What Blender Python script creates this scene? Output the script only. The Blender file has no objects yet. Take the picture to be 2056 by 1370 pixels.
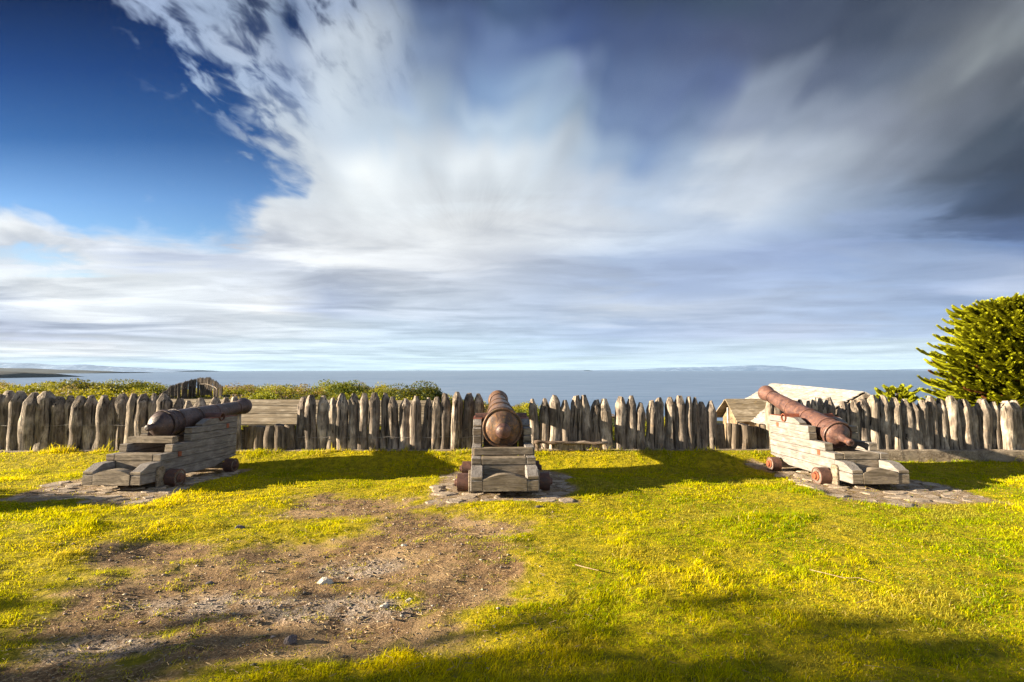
import bpy, bmesh, math, random
import numpy as np
from mathutils import Vector, Matrix

random.seed(7)
rng = np.random.default_rng(11)
SC = bpy.context.scene
COL = SC.collection
R = math.radians
EXPO = 2.2
GAIN = 2.0 ** -EXPO           # sky colours below are given as they look at this exposure

# ---------------------------------------------------------------- helpers
def tag(o, label=None, cat=None, group=None, kind=None):
    if label: o['label'] = label
    if cat: o['category'] = cat
    if group: o['group'] = group
    if kind: o['kind'] = kind
    return o

def empty(name, loc, rz=0.0):
    o = bpy.data.objects.new(name, None)
    COL.objects.link(o)
    o.location = loc
    o.rotation_euler = (0, 0, rz)
    o.empty_display_size = .3
    return o

class MB:
    """collects faces and links them as ONE mesh object"""
    def __init__(s):
        s.v = []; s.f = []
    def add(s, verts, faces):
        n = len(s.v)
        s.v += [tuple(p) for p in verts]
        s.f += [tuple(i + n for i in f) for f in faces]
    def box(s, x0, x1, y0, y1, z0, z1, b=0.0, jit=0.0):
        """box with chamfered edges (b) and slightly uneven corners (jit)"""
        j = lambda: random.uniform(-jit, jit)
        if b <= 0:
            vs = [(x + j(), y + j(), z + j()) for z in (z0, z1) for y in (y0, y1) for x in (x0, x1)]
            s.add(vs, [(0, 2, 3, 1), (4, 5, 7, 6), (0, 1, 5, 4), (2, 6, 7, 3), (0, 4, 6, 2), (1, 3, 7, 5)])
            return
        bm = bmesh.new()
        bmesh.ops.create_cube(bm, size=1)
        for v in bm.verts:
            v.co = Vector(((x0 + x1) / 2 + v.co.x * (x1 - x0) + j(), (y0 + y1) / 2 + v.co.y * (y1 - y0) + j(), (z0 + z1) / 2 + v.co.z * (z1 - z0) + j()))
        bmesh.ops.bevel(bm, geom=bm.edges[:], offset=b, segments=1, affect='EDGES')
        s.bm(bm)
    def bm(s, bm):
        bm.verts.index_update()
        s.add([v.co[:] for v in bm.verts], [[v.index for v in f.verts] for f in bm.faces])
        bm.free()
    def prism(s, prof, x0, x1, b=0.006, axis='x', jit=0.0):
        """profile polygon of (y, z) extruded along x"""
        bm = bmesh.new()
        pts = [(y + random.uniform(-jit, jit), z + random.uniform(-jit, jit)) for y, z in prof]
        A = [bm.verts.new((x0, y, z)) for y, z in pts]
        B = [bm.verts.new((x1, y, z)) for y, z in pts]
        n = len(A)
        bm.faces.new(A); bm.faces.new(B[::-1])
        for i in range(n):
            bm.faces.new((A[i], B[i], B[(i + 1) % n], A[(i + 1) % n]))
        bmesh.ops.recalc_face_normals(bm, faces=bm.faces[:])
        if b > 0:
            bmesh.ops.bevel(bm, geom=bm.edges[:], offset=b, segments=1, affect='EDGES')
        s.bm(bm)
    def lathe(s, prof, o, d, n=28, cap=True):
        """profile of (t, r) along direction d from o"""
        d = Vector(d).normalized(); o = Vector(o)
        a = d.orthogonal().normalized(); c = d.cross(a)
        base = len(s.v); vs = []
        for t, r in prof:
            for k in range(n):
                w = 2 * math.pi * k / n
                vs.append(o + d * t + a * (r * math.cos(w)) + c * (r * math.sin(w)))
        fs = []
        for i in range(len(prof) - 1):
            for k in range(n):
                fs.append((i * n + k, i * n + (k + 1) % n, (i + 1) * n + (k + 1) % n, (i + 1) * n + k))
        if cap:
            fs.append(tuple(range(n))[::-1])
            m = (len(prof) - 1) * n
            fs.append(tuple(range(m, m + n)))
        s.add(vs, fs)
    def tube(s, pts, rad, n=8):
        pts = [Vector(p) for p in pts]
        up = Vector((0, 0, 1)); vs = []; fs = []
        for i, p in enumerate(pts):
            t = (pts[min(i + 1, len(pts) - 1)] - pts[max(i - 1, 0)]).normalized()
            a = t.cross(up)
            if a.length < 1e-3: a = t.cross(Vector((1, 0, 0)))
            a.normalize(); c = a.cross(t)
            r = rad[i] if isinstance(rad, (list, tuple)) else rad
            for k in range(n):
                w = 2 * math.pi * k / n
                vs.append(p + a * (r * math.cos(w)) + c * (r * math.sin(w)))
        for i in range(len(pts) - 1):
            for k in range(n):
                fs.append((i * n + k, i * n + (k + 1) % n, (i + 1) * n + (k + 1) % n, (i + 1) * n + k))
        fs.append(tuple(range(n))[::-1]); m = (len(pts) - 1) * n
        fs.append(tuple(range(m, m + n)))
        s.add(vs, fs)
    def build(s, name, mat, parent=None, smooth=False, sharp=None):
        me = bpy.data.meshes.new(name)
        me.from_pydata(s.v, [], s.f)
        me.update()
        if smooth:
            me.polygons.foreach_set('use_smooth', [True] * len(me.polygons))
            if sharp:
                me.set_sharp_from_angle(angle=R(sharp))
        o = bpy.data.objects.new(name, me)
        COL.objects.link(o)
        if mat: me.materials.append(mat)
        if parent: o.parent = parent
        return o

def np_mesh(name, verts, loops, totals, mat, col=None, smooth=False, parent=None):
    me = bpy.data.meshes.new(name)
    me.vertices.add(len(verts)); me.vertices.foreach_set('co', np.ascontiguousarray(verts, dtype=np.float32).ravel())
    me.loops.add(len(loops)); me.loops.foreach_set('vertex_index', np.ascontiguousarray(loops, dtype=np.int32))
    starts = np.concatenate(([0], np.cumsum(totals)[:-1])).astype(np.int32)
    me.polygons.add(len(totals)); me.polygons.foreach_set('loop_start', starts)
    me.polygons.foreach_set('loop_total', np.ascontiguousarray(totals, dtype=np.int32))
    if smooth: me.polygons.foreach_set('use_smooth', np.ones(len(totals), dtype=bool))
    me.update(calc_edges=True)
    if col is not None:
        a = me.color_attributes.new('col', 'FLOAT_COLOR', 'POINT')
        c = np.ones((len(verts), 4), dtype=np.float32); c[:, :3] = col
        a.data.foreach_set('color', c.ravel())
    me.materials.append(mat)
    o = bpy.data.objects.new(name, me); COL.objects.link(o)
    if parent: o.parent = parent
    return o

def hash2(ix, iy, seed):
    h = (ix.astype(np.int64) * 374761393 + iy.astype(np.int64) * 668265263 + seed * 974634177) & 0xffffffff
    h = ((h ^ (h >> 13)) * 1274126177) & 0xffffffff
    return ((h ^ (h >> 16)) & 0xffff) / 65535.0

def vnoise(x, y, seed=0):
    ix = np.floor(x); iy = np.floor(y); fx = x - ix; fy = y - iy
    fx = fx * fx * (3 - 2 * fx); fy = fy * fy * (3 - 2 * fy)
    a = hash2(ix, iy, seed); b = hash2(ix + 1, iy, seed); c = hash2(ix, iy + 1, seed); d = hash2(ix + 1, iy + 1, seed)
    return (a * (1 - fx) + b * fx) * (1 - fy) + (c * (1 - fx) + d * fx) * fy

def fbm(x, y, seed=0, o=4):
    s = 0; a = .5; t = 0
    for i in range(o):
        s = s + a * vnoise(x * 2 ** i + 17.3 * i, y * 2 ** i - 9.1 * i, seed + i); t += a; a *= .5
    return s / t

def sm(a, b, x):
    t = np.clip((x - a) / (b - a), 0, 1)
    return t * t * (3 - 2 * t)

# ---------------------------------------------------------------- node helpers
class NT:
    def __init__(s, nt):
        s.nt = nt; s.nt.nodes.clear()
    def n(s, t, **kw):
        nd = s.nt.nodes.new(t)
        for k, v in kw.items(): setattr(nd, k, v)
        return nd
    def put(s, sock, v):
        if v is None: return
        if isinstance(v, bpy.types.NodeSocket): s.nt.links.new(v, sock)
        elif isinstance(v, (tuple, list)):
            v = tuple(v)
            if len(sock.default_value) == 4 and len(v) == 3: v = v + (1,)
            sock.default_value = v
        else: sock.default_value = v
    def m(s, op, a, b=None, c=None, clamp=False):
        nd = s.n('ShaderNodeMath', operation=op, use_clamp=clamp)
        s.put(nd.inputs[0], a); s.put(nd.inputs[1], b); s.put(nd.inputs[2], c)
        return nd.outputs[0]
    def vm(s, op, a, b=None):
        nd = s.n('ShaderNodeVectorMath', operation=op)
        s.put(nd.inputs[0], a); s.put(nd.inputs[1], b)
        return nd.outputs[0]
    def mix(s, f, a, b, blend='MIX'):
        nd = s.n('ShaderNodeMix', data_type='RGBA', blend_type=blend)
        nd.clamp_factor = True
        s.put(nd.inputs[0], f); s.put(nd.inputs[6], a); s.put(nd.inputs[7], b)
        return nd.outputs[2]
    def mixf(s, f, a, b):
        nd = s.n('ShaderNodeMix', data_type='FLOAT')
        s.put(nd.inputs[0], f); s.put(nd.inputs[2], a); s.put(nd.inputs[3], b)
        return nd.outputs[0]
    def ss(s, x, a, b, lo=0.0, hi=1.0, kind='SMOOTHSTEP'):
        nd = s.n('ShaderNodeMapRange', interpolation_type=kind)
        s.put(nd.inputs[0], x); s.put(nd.inputs[1], a); s.put(nd.inputs[2], b); s.put(nd.inputs[3], lo); s.put(nd.inputs[4], hi)
        return nd.outputs[0]
    def xyz(s, v):
        nd = s.n('ShaderNodeSeparateXYZ'); s.put(nd.inputs[0], v); return nd.outputs
    def comb(s, x, y, z=0.0):
        nd = s.n('ShaderNodeCombineXYZ')
        s.put(nd.inputs[0], x); s.put(nd.inputs[1], y); s.put(nd.inputs[2], z); return nd.outputs[0]
    def noise(s, vec, scale, detail=3.0, rough=.5, dist=0.0, col=False, dim='3D'):
        nd = s.n('ShaderNodeTexNoise', noise_dimensions=dim)
        s.put(nd.inputs['Vector'], vec); s.put(nd.inputs['Scale'], scale); s.put(nd.inputs['Detail'], detail)
        s.put(nd.inputs['Roughness'], rough); s.put(nd.inputs['Distortion'], dist)
        return nd.outputs['Color' if col else 0]
    def ramp(s, f, stops, interp='LINEAR'):
        nd = s.n('ShaderNodeValToRGB')
        cr = nd.color_ramp; cr.interpolation = interp
        while len(cr.elements) > 1: cr.elements.remove(cr.elements[-1])
        for i, (p, c) in enumerate(stops):
            e = cr.elements[0] if i == 0 else cr.elements.new(p)
            e.position = p
            e.color = (c, c, c, 1) if isinstance(c, (int, float)) else tuple(c) + (1,)
        s.put(nd.inputs[0], f)
        return nd.outputs[0]
    def bump(s, h, strength=.5, dist=.01, normal=None):
        nd = s.n('ShaderNodeBump'); nd.inputs['Strength'].default_value = strength
        nd.inputs['Distance'].default_value = dist; s.put(nd.inputs['Height'], h); s.put(nd.inputs['Normal'], normal)
        return nd.outputs[0]
    def map(s, vec, scale=(1, 1, 1), rot=(0, 0, 0), loc=(0, 0, 0)):
        nd = s.n('ShaderNodeMapping'); s.put(nd.inputs[0], vec)
        s.put(nd.inputs['Location'], loc); s.put(nd.inputs['Rotation'], rot); s.put(nd.inputs['Scale'], scale)
        return nd.outputs[0]

def mat(name):
    m = bpy.data.materials.new(name); m.use_nodes = True
    return m, NT(m.node_tree)

def finish(N, color, rough=.85, normal=None, spec=.3, metal=0.0, trans=None):
    p = N.n('ShaderNodeBsdfPrincipled')
    N.put(p.inputs['Base Color'], color); N.put(p.inputs['Roughness'], rough); N.put(p.inputs['Normal'], normal)
    N.put(p.inputs['Specular IOR Level'], spec); N.put(p.inputs['Metallic'], metal)
    sh = p.outputs[0]
    if trans:
        t = N.n('ShaderNodeBsdfTranslucent'); N.put(t.inputs[0], trans[1])
        mx = N.n('ShaderNodeMixShader'); mx.inputs[0].default_value = trans[0]
        N.put(mx.inputs[1], sh); N.put(mx.inputs[2], t.outputs[0]); sh = mx.outputs[0]
    o = N.n('ShaderNodeOutputMaterial'); N.put(o.inputs[0], sh)

def lin(c):
    return tuple(((v / 255 + .055) / 1.055) ** 2.4 if v > 10 else v / 255 / 12.92 for v in c)

# ---------------------------------------------------------------- materials
def wood_mat(name, dark, mid, light, warm, grain='z', scale=1.0, warm_amt=.55, bump=.6, crack=1.0, tone_var=.06):
    m, N = mat(name)
    tc = N.n('ShaderNodeTexCoord'); oi = N.n('ShaderNodeObjectInfo')
    off = N.vm('SCALE', N.comb(oi.outputs['Random'], oi.outputs['Random'], oi.outputs['Random'])); off.node.inputs['Scale'].default_value = 37.0
    v = N.vm('ADD', tc.outputs['Object'], off)
    st = {'z': (1, 1, .09), 'y': (1, .09, 1), 'x': (.09, 1, 1)}[grain]
    vg = N.map(v, st)
    g1 = N.noise(vg, 26 * scale, 6, .62, .6)
    g2 = N.noise(vg, 90 * scale, 4, .6, .3)
    big = N.noise(N.map(v, tuple(.5 + .5 * q for q in st)), 5 * scale, 4, .6)
    blot = N.noise(v, 9 * scale, 5, .65, .8)
    c = N.mix(N.ss(g1, .32, .66), dark, mid)
    c = N.mix(N.ss(big, .45, .72), c, light)
    c = N.mix(N.m('MULTIPLY', N.ss(blot, .55, .74), warm_amt), c, warm)
    c = N.mix(N.m('MULTIPLY', N.ss(g2, .36, .62, 1, 0), .45), c, dark)
    vc = N.map(v, {'z': (1, 1, .05), 'y': (1, .05, 1), 'x': (.05, 1, 1)}[grain])
    ck = N.ss(N.noise(vc, 24 * scale, 3, .5, .8), .34, .41, 1, 0)
    c = N.mix(N.m('MULTIPLY', ck, .8 * crack), c, tuple(.25 * q for q in dark))
    tone = N.ss(oi.outputs['Random'], 0, 1, 1 - tone_var, 1 + tone_var * .7, 'LINEAR')
    c = N.vm('MULTIPLY', c, N.comb(tone, tone, N.m('ADD', N.m('MULTIPLY', tone, .9), .1)))
    h = N.m('ADD', N.m('MULTIPLY', g1, .6), N.m('MULTIPLY', g2, .3))
    h = N.m('SUBTRACT', h, N.m('MULTIPLY', ck, .7))
    nrm = N.bump(h, bump, .02)
    finish(N, c, .88, nrm, .2)
    return m

M = {}
M['post'] = wood_mat('post_wood', (.075, .061, .050), (.27, .222, .175), (.59, .50, .395), (.38, .24, .125), 'z', 1.0, .6, 1.0, 1.2, .28)
M['post_low'] = wood_mat('low_post_wood', (.08, .062, .046), (.20, .16, .12), (.36, .295, .22), (.30, .19, .09), 'z', 1.0, .5, .9, .9, .25)
M['timber'] = wood_mat('carriage_timber', (.14, .122, .108), (.225, .21, .197), (.30, .28, .256), (.25, .195, .125), 'y', 2.2, .35, .5, .5)
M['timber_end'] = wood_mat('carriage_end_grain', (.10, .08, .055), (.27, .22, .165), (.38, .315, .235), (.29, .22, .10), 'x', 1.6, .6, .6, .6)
M['board'] = wood_mat('bleached_boards', (.23, .20, .175), (.43, .405, .375), (.54, .515, .48), (.42, .32, .20), 'y', 1.0, .45, .5, .9)
M['pole_roof'] = wood_mat('pole_roof_wood', (.13, .10, .06), (.30, .245, .17), (.42, .36, .27), (.38, .26, .10), 'x', .8, .6, .4, .6)
M['hut_wall'] = wood_mat('hut_wall_wood', (.10, .075, .05), (.24, .17, .10), (.34, .25, .15), (.40, .23, .09), 'x', .8, .7, .6)
M['log'] = wood_mat('log_bark', (.07, .05, .037), (.20, .145, .105), (.40, .33, .26), (.26, .12, .06), 'x', 1.2, .6, .9)
M['far_post'] = wood_mat('far_post_wood', (.06, .047, .036), (.12, .098, .078), (.24, .20, .155), (.2, .13, .07), 'z', .6, .4, .5)

def iron_mat(name, dark, mid, orange, lichen, dark_amt=.5, orange_amt=.6, rough=.62):
    m, N = mat(name)
    tc = N.n('ShaderNodeTexCoord'); v = tc.outputs['Object']
    a = N.noise(v, 5.5, 6, .62, .5); b = N.noise(v, 26, 5, .65); f = N.noise(v, 130, 3, .6)
    c = N.mix(N.ss(a, .36, .62), dark, mid)
    c = N.mix(N.m('MULTIPLY', N.ss(b, .48, .70), orange_amt), c, orange)
    li = N.noise(N.vm('ADD', v, (3.1, 7.7, 1.3)), 8, 5, .7, .4)
    c = N.mix(N.m('MULTIPLY', N.ss(li, .56, .72), .55), c, lichen)
    c = N.mix(N.m('MULTIPLY', N.ss(f, .35, .5, 1, 0), dark_amt), c, tuple(.4 * q for q in dark))
    h = N.m('ADD', N.m('MULTIPLY', b, .6), N.m('MULTIPLY', f, .4))
    finish(N, c, N.ss(b, .3, .7, rough - .12, rough + .2), N.bump(h, .6, .014), .4, .1)
    return m
M['iron_dark'] = iron_mat('dark_rusted_iron', (.040, .028, .030), (.095, .062, .058), (.18, .095, .055), (.20, .17, .15), .6, .4, .48)
M['iron_orange'] = iron_mat('orange_rusted_iron', (.050, .030, .022), (.135, .078, .050), (.30, .135, .035), (.125, .115, .06), .35, .75, .45)
M['iron_red'] = iron_mat('red_brown_rusted_iron', (.060, .032, .030), (.150, .078, .062), (.26, .115, .055), (.28, .20, .16), .7, .7, .42)
M['wheel_iron'] = iron_mat('wheel_iron', (.055, .030, .026), (.125, .060, .046), (.21, .095, .05), (.25, .13, .09), .35, .5, .55)
M['red_plate'] = iron_mat('red_plate_iron', (.15, .042, .022), (.28, .08, .035), (.36, .12, .04), (.28, .10, .05), .3, .5, .6)
M['wheel_face'] = wood_mat('wheel_wood', (.07, .055, .045), (.19, .16, .135), (.30, .26, .22), (.25, .13, .06), 'x', 1.5, .5, .7)

def stone_mat(name, a, b, c, scale=6.0):
    m, N = mat(name)
    tc = N.n('ShaderNodeTexCoord'); v = tc.outputs['Object']
    n1 = N.noise(v, scale, 6, .65, .5); n2 = N.noise(v, scale * 9, 4, .6)
    col = N.mix(N.ss(n1, .35, .6), a, b); col = N.mix(N.ss(n2, .5, .75), col, c)
    lay = N.noise(N.map(v, (1, 3.5, 6), (0, 0, .5)), scale * 1.6, 4, .6)
    h = N.m('ADD', N.m('MULTIPLY', lay, .7), N.m('MULTIPLY', n2, .3))
    finish(N, col, .9, N.bump(h, .8, .03), .25)
    return m
M['paving'] = stone_mat('paving_stone', (.20, .16, .12), (.36, .29, .215), (.48, .41, .33), 6)
M['stone_white'] = stone_mat('pale_stone', (.45, .40, .32), (.60, .55, .46), (.68, .63, .55), 12)
M['stone_dark'] = stone_mat('dark_stone', (.09, .075, .08), (.15, .13, .135), (.22, .19, .19), 12)
M['concrete'] = stone_mat('kerb_concrete', (.13, .10, .07), (.27, .22, .16), (.36, .31, .24), 5)

def leaf_mat(name, tr=.35, rough=.6, spec=.2, warm=(.5, .42, .02)):
    m, N = mat(name)
    at = N.n('ShaderNodeAttribute', attribute_name='col')
    finish(N, at.outputs['Color'], rough, None, spec, 0.0, (tr, N.mix(.4, at.outputs['Color'], warm, 'MIX')))
    return m
M['grass'] = leaf_mat('grass_blades', .5, .8, .0, (.75, .58, .003))
M['leaf'] = leaf_mat('scrub_leaves', .30, .6)
M['needle'] = leaf_mat('araucaria_leaves', .15, .5)
def plain_attr(name, rough=.9):
    m, N = mat(name)
    at = N.n('ShaderNodeAttribute', attribute_name='col')
    finish(N, at.outputs['Color'], rough, None, .2)
    return m
M['gravel'] = plain_attr('gravel_stones')
M['straw'] = plain_attr('dry_straw', .7)
M['bark'] = stone_mat('grey_bark', (.05, .04, .03), (.12, .095, .07), (.2, .16, .12), 7)
M['hill_near'] = stone_mat('headland_green', (.005, .010, .010), (.010, .016, .013), (.02, .022, .016), .006)
M['hill_far'] = stone_mat('haze_blue_range', (.10, .17, .30), (.16, .25, .40), (.36, .46, .62), .0012)  # blue of the distant air painted into the hill colour
M['wire'] = iron_mat('fence_wire_metal', (.2, .19, .18), (.3, .28, .26), (.3, .2, .12), (.3, .28, .25))

def ground_mat():
    m, N = mat('earth_and_turf')
    g = N.n('ShaderNodeNewGeometry'); v = g.outputs['Position']
    at = N.n('ShaderNodeAttribute', attribute_name='col')   # r: bare earth, g: scrub land, b: gravel
    r = N.n('ShaderNodeSeparateColor'); N.put(r.inputs[0], at.outputs['Color'])
    n0 = N.noise(v, 1.3, 5, .6); n1 = N.noise(v, 11, 5, .65); n2 = N.noise(v, 60, 4, .7)
    turf = N.mix(N.ss(n1, .35, .65), (.16, .14, .004), (.42, .33, .006))
    turf = N.mix(N.ss(n2, .55, .75), turf, (.36, .27, .03))
    dirt = N.mix(N.ss(n1, .35, .65), (.080, .048, .026), (.22, .135, .065))
    dirt = N.mix(N.ss(n0, .45, .65), dirt, (.32, .215, .11))
    dirt = N.mix(N.m('MULTIPLY', N.ss(n2, .50, .66), .8), dirt, (.43, .30, .16))
    grav = N.mix(N.ss(N.noise(v, 90, 3, .6), .4, .62), (.15, .12, .095), (.44, .355, .27))
    dirt = N.mix(N.m('MULTIPLY', r.outputs[2], N.ss(n1, .38, .55)), dirt, grav)
    mk = N.m('ADD', r.outputs[0], N.m('MULTIPLY', N.m('SUBTRACT', n1, .5), .8))
    c = N.mix(N.ss(mk, .30, .85), turf, dirt)
    scr = N.mix(N.ss(N.noise(v, .9, 4, .6), .35, .65), (.022, .026, .006), (.075, .07, .015))
    c = N.mix(r.outputs[1], c, scr)
    h = N.m('ADD', N.m('MULTIPLY', n1, .5), N.m('MULTIPLY', n2, .35))
    finish(N, c, .95, N.bump(h, .9, .05), .15)
    return m
M['ground'] = ground_mat()

def sea_mat():
    m, N = mat('sea_water')
    g = N.n('ShaderNodeNewGeometry'); v = g.outputs['Position']
    w = N.noise(N.map(v, (.012, .045, 1)), 1.0, 6, .62)
    big = N.noise(N.map(v, (.0006, .0022, 1)), 1.0, 4, .6)
    col = N.mix(N.ss(big, .35, .65), (.095, .165, .28), (.13, .20, .315))
    st = N.noise(N.map(v, (.004, .03, 1)), 1.0, 5, .65)
    col = N.mix(N.ss(st, .35, .7, 0, .45), col, (.20, .27, .37))
    finish(N, col, N.ss(w, .3, .7, .34, .50), N.bump(w, .35, 3.0), .32)
    return m
M['sea'] = sea_mat()

# ---------------------------------------------------------------- camera
PITCH = R(3.36)
cd = bpy.data.cameras.new('camera'); cam = bpy.data.objects.new('camera', cd); COL.objects.link(cam)
cam.location = (0, 0, 1.6); cam.rotation_euler = (R(90) + PITCH, R(0.1), 0)
cd.lens = 17.0; cd.sensor_width = 36.0; cd.clip_start = .05; cd.clip_end = 60000
SC.camera = cam
SC.view_settings.view_transform = 'Standard'; SC.view_settings.look = 'None'
SC.view_settings.exposure = EXPO; SC.view_settings.gamma = 1
SC.view_settings.use_curve_mapping = False
SC.render.resolution_x = 1024; SC.render.resolution_y = 682
SC.cycles.use_denoising = True; SC.cycles.denoiser = 'OPENIMAGEDENOISE'; SC.cycles.denoising_prefilter = 'NONE'
SC.cycles.max_bounces = 6; SC.cycles.diffuse_bounces = 3; SC.cycles.glossy_bounces = 2
SC.cycles.transmission_bounces = 3; SC.cycles.volume_bounces = 0; SC.cycles.transparent_max_bounces = 4
SC.cycles.caustics_reflective = False; SC.cycles.caustics_refractive = False

# ---------------------------------------------------------------- sun and sky
PSI, ELEV = R(6.0), R(14.0)
sd = Vector((math.cos(PSI) * math.cos(ELEV), math.sin(PSI) * math.cos(ELEV), -math.sin(ELEV)))
sl = bpy.data.lights.new('sun', 'SUN'); sl.energy = 5.0; sl.angle = R(.5); sl.color = (1.0, .84, .62)
so = bpy.data.objects.new('sun', sl); COL.objects.link(so); so.rotation_euler = sd.to_track_quat('-Z', 'Y').to_euler()
so.location = (-30, -5, 20)

def px_uv(x, y, F=971.0):
    v = math.tan(math.atan((685 - y) / F) + PITCH)
    return (x - 1028) / F * (math.cos(PITCH) + v * math.sin(PITCH)), v

SKY = [  # heading (tangent, in thousandths of a turn table) -> cloud colour, for a row of elevations
 (0, [(400,(150,165,195)),(520,(150,165,190)),(600,(105,122,155)),(700,(165,178,203)),(760,(140,155,185)),(810,(82,98,135)),(900,(70,86,122)),(1000,(75,95,130)),(1150,(62,78,118)),(1300,(65,80,108)),(1450,(70,85,108)),(1600,(70,80,105)),(1750,(75,85,105)),(1900,(98,104,118)),(2056,(130,135,145))]),
 (80, [(400,(135,155,190)),(500,(170,182,205)),(600,(140,155,185)),(700,(205,213,225)),(760,(180,192,212)),(820,(115,135,172)),(900,(95,115,160)),(1000,(110,130,170)),(1150,(78,98,145)),(1300,(80,95,132)),(1450,(85,95,125)),(1600,(80,90,115)),(1750,(80,90,110)),(1900,(122,127,137)),(2056,(140,145,150))]),
 (160, [(450,(165,182,210)),(600,(165,180,208)),(700,(202,211,223)),(800,(155,174,207)),(900,(125,145,185)),(1000,(125,150,188)),(1090,(155,175,203)),(1150,(145,162,198)),(1210,(96,116,157)),(1300,(103,120,157)),(1450,(95,110,150)),(1560,(142,152,172)),(1650,(100,110,135)),(1750,(108,118,138)),(1900,(125,130,140)),(2056,(92,98,110))]),
 (240, [(500,(160,178,208)),(560,(200,210,225)),(700,(198,208,222)),(800,(192,206,223)),(900,(168,188,216)),(1000,(188,203,221)),(1100,(172,192,216)),(1200,(126,147,184)),(1300,(113,132,170)),(1400,(120,138,172)),(1500,(150,160,183)),(1600,(150,160,180)),(1750,(145,152,170)),(1900,(118,124,138)),(2056,(72,82,98))]),
 (320, [(600,(215,222,232)),(700,(226,231,238)),(760,(243,245,247)),(850,(217,224,233)),(950,(232,236,242)),(1050,(222,229,238)),(1150,(192,207,226)),(1240,(150,171,204)),(1300,(136,158,196)),(1380,(172,187,211)),(1450,(202,209,221)),(1550,(192,200,216)),(1650,(185,193,208)),(1800,(140,148,165)),(1950,(88,98,116)),(2056,(62,72,90))]),
 (400, [(600,(225,230,238)),(700,(235,238,242)),(800,(232,235,240)),(900,(228,232,238)),(1050,(222,228,236)),(1150,(215,222,235)),(1250,(195,208,228)),(1350,(190,202,222)),(1450,(205,212,225)),(1550,(205,212,225)),(1650,(175,187,208)),(1800,(130,145,172)),(1950,(78,93,120)),(2056,(60,72,96))]),
 (450, [(0,(240,241,245)),(100,(228,230,238)),(250,(225,228,236)),(400,(222,226,235)),(500,(232,234,240)),(700,(230,232,237)),(900,(225,226,230)),(1050,(222,224,230)),(1200,(215,220,230)),(1350,(195,206,225)),(1500,(182,195,220)),(1650,(160,176,208)),(1800,(130,148,182)),(1950,(95,112,145)),(2056,(82,99,135))]),
 (500, [(0,(220,224,235)),(150,(222,226,235)),(280,(192,200,220)),(400,(190,198,218)),(520,(202,207,221)),(620,(232,233,238)),(800,(222,223,228)),(950,(210,212,220)),(1100,(190,196,212)),(1250,(168,182,208)),(1400,(165,180,212)),(1600,(160,176,212)),(1800,(140,160,198)),(1950,(125,148,190)),(2056,(118,140,184))]),
 (560, [(0,(235,238,244)),(150,(240,242,246)),(300,(233,236,241)),(450,(225,229,238)),(600,(212,217,230)),(800,(208,212,224)),(950,(198,204,218)),(1100,(180,190,212)),(1250,(170,184,213)),(1400,(168,183,215)),(1600,(172,187,218)),(1800,(160,178,212)),(1950,(165,180,212)),(2056,(185,196,222))]),
 (620, [(0,(200,207,224)),(150,(235,237,242)),(300,(222,227,237)),(450,(226,230,238)),(550,(240,240,243)),(650,(190,200,224)),(800,(205,213,228)),(950,(200,210,228)),(1100,(185,197,220)),(1250,(205,212,226)),(1400,(190,200,222)),(1600,(178,192,220)),(1800,(165,182,214)),(1950,(160,180,215)),(2056,(175,190,218))]),
 (665, [(0,(186,191,212)),(150,(192,200,220)),(300,(205,212,228)),(450,(225,229,237)),(600,(222,230,240)),(800,(205,220,238)),(950,(200,214,234)),(1100,(190,206,230)),(1250,(180,196,226)),(1400,(185,198,225)),(1600,(190,200,224)),(1800,(178,194,222)),(1950,(180,196,224))]),
 (700, [(0,(234,237,242)),(200,(235,235,240)),(400,(225,235,245)),(600,(218,234,246)),(800,(212,230,245)),(1000,(208,228,245)),(1200,(195,214,238)),(1400,(205,222,240)),(1600,(212,228,242)),(1800,(212,228,242)),(2056,(212,228,240))]),
 (732, [(0,(208,225,238)),(300,(212,230,243)),(600,(215,234,246)),(1000,(215,235,246)),(1500,(213,232,244)),(2056,(212,230,242))]),
]
COVER = [  # heading -> cloud cover, 0.5 is the edge of the bank
 (0,   [(230,-.3),(345,.45),(400,.75),(540,.95),(600,.45),(650,.65),(720,1.1),(800,2)]),
 (100, [(250,-.4),(360,-.1),(430,.48),(480,.72),(600,.80),(700,1.1),(800,1.2),(880,2)]),
 (200, [(280,-.4),(390,-.12),(455,.48),(560,.66),(680,.86),(780,.88),(860,1.4)]),
 (300, [(280,-.4),(400,.0),(525,.45),(600,.75),(700,1.2),(780,2)]),
 (385, [(0,-.3),(460,-.1),(540,.22),(605,.55),(680,1.5)]),
 (425, [(0,.55),(60,.30),(150,.0),(420,-.02),(500,.45),(570,1.5)]),
 (452, [(0,1.0),(130,.5),(260,.30),(420,.20),(490,.50),(560,1.6)]),
 (480, [(0,1.5),(330,.90),(460,.55),(520,.8),(560,2)]),
 (510, [(0,.85),(60,.62),(130,.75),(300,1.5),(600,2)]),
 (545, [(0,.95),(80,.60),(170,.55),(260,1.1),(400,2),(600,2)]),
 (600, [(0,1.6),(600,2)]),
]
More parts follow.
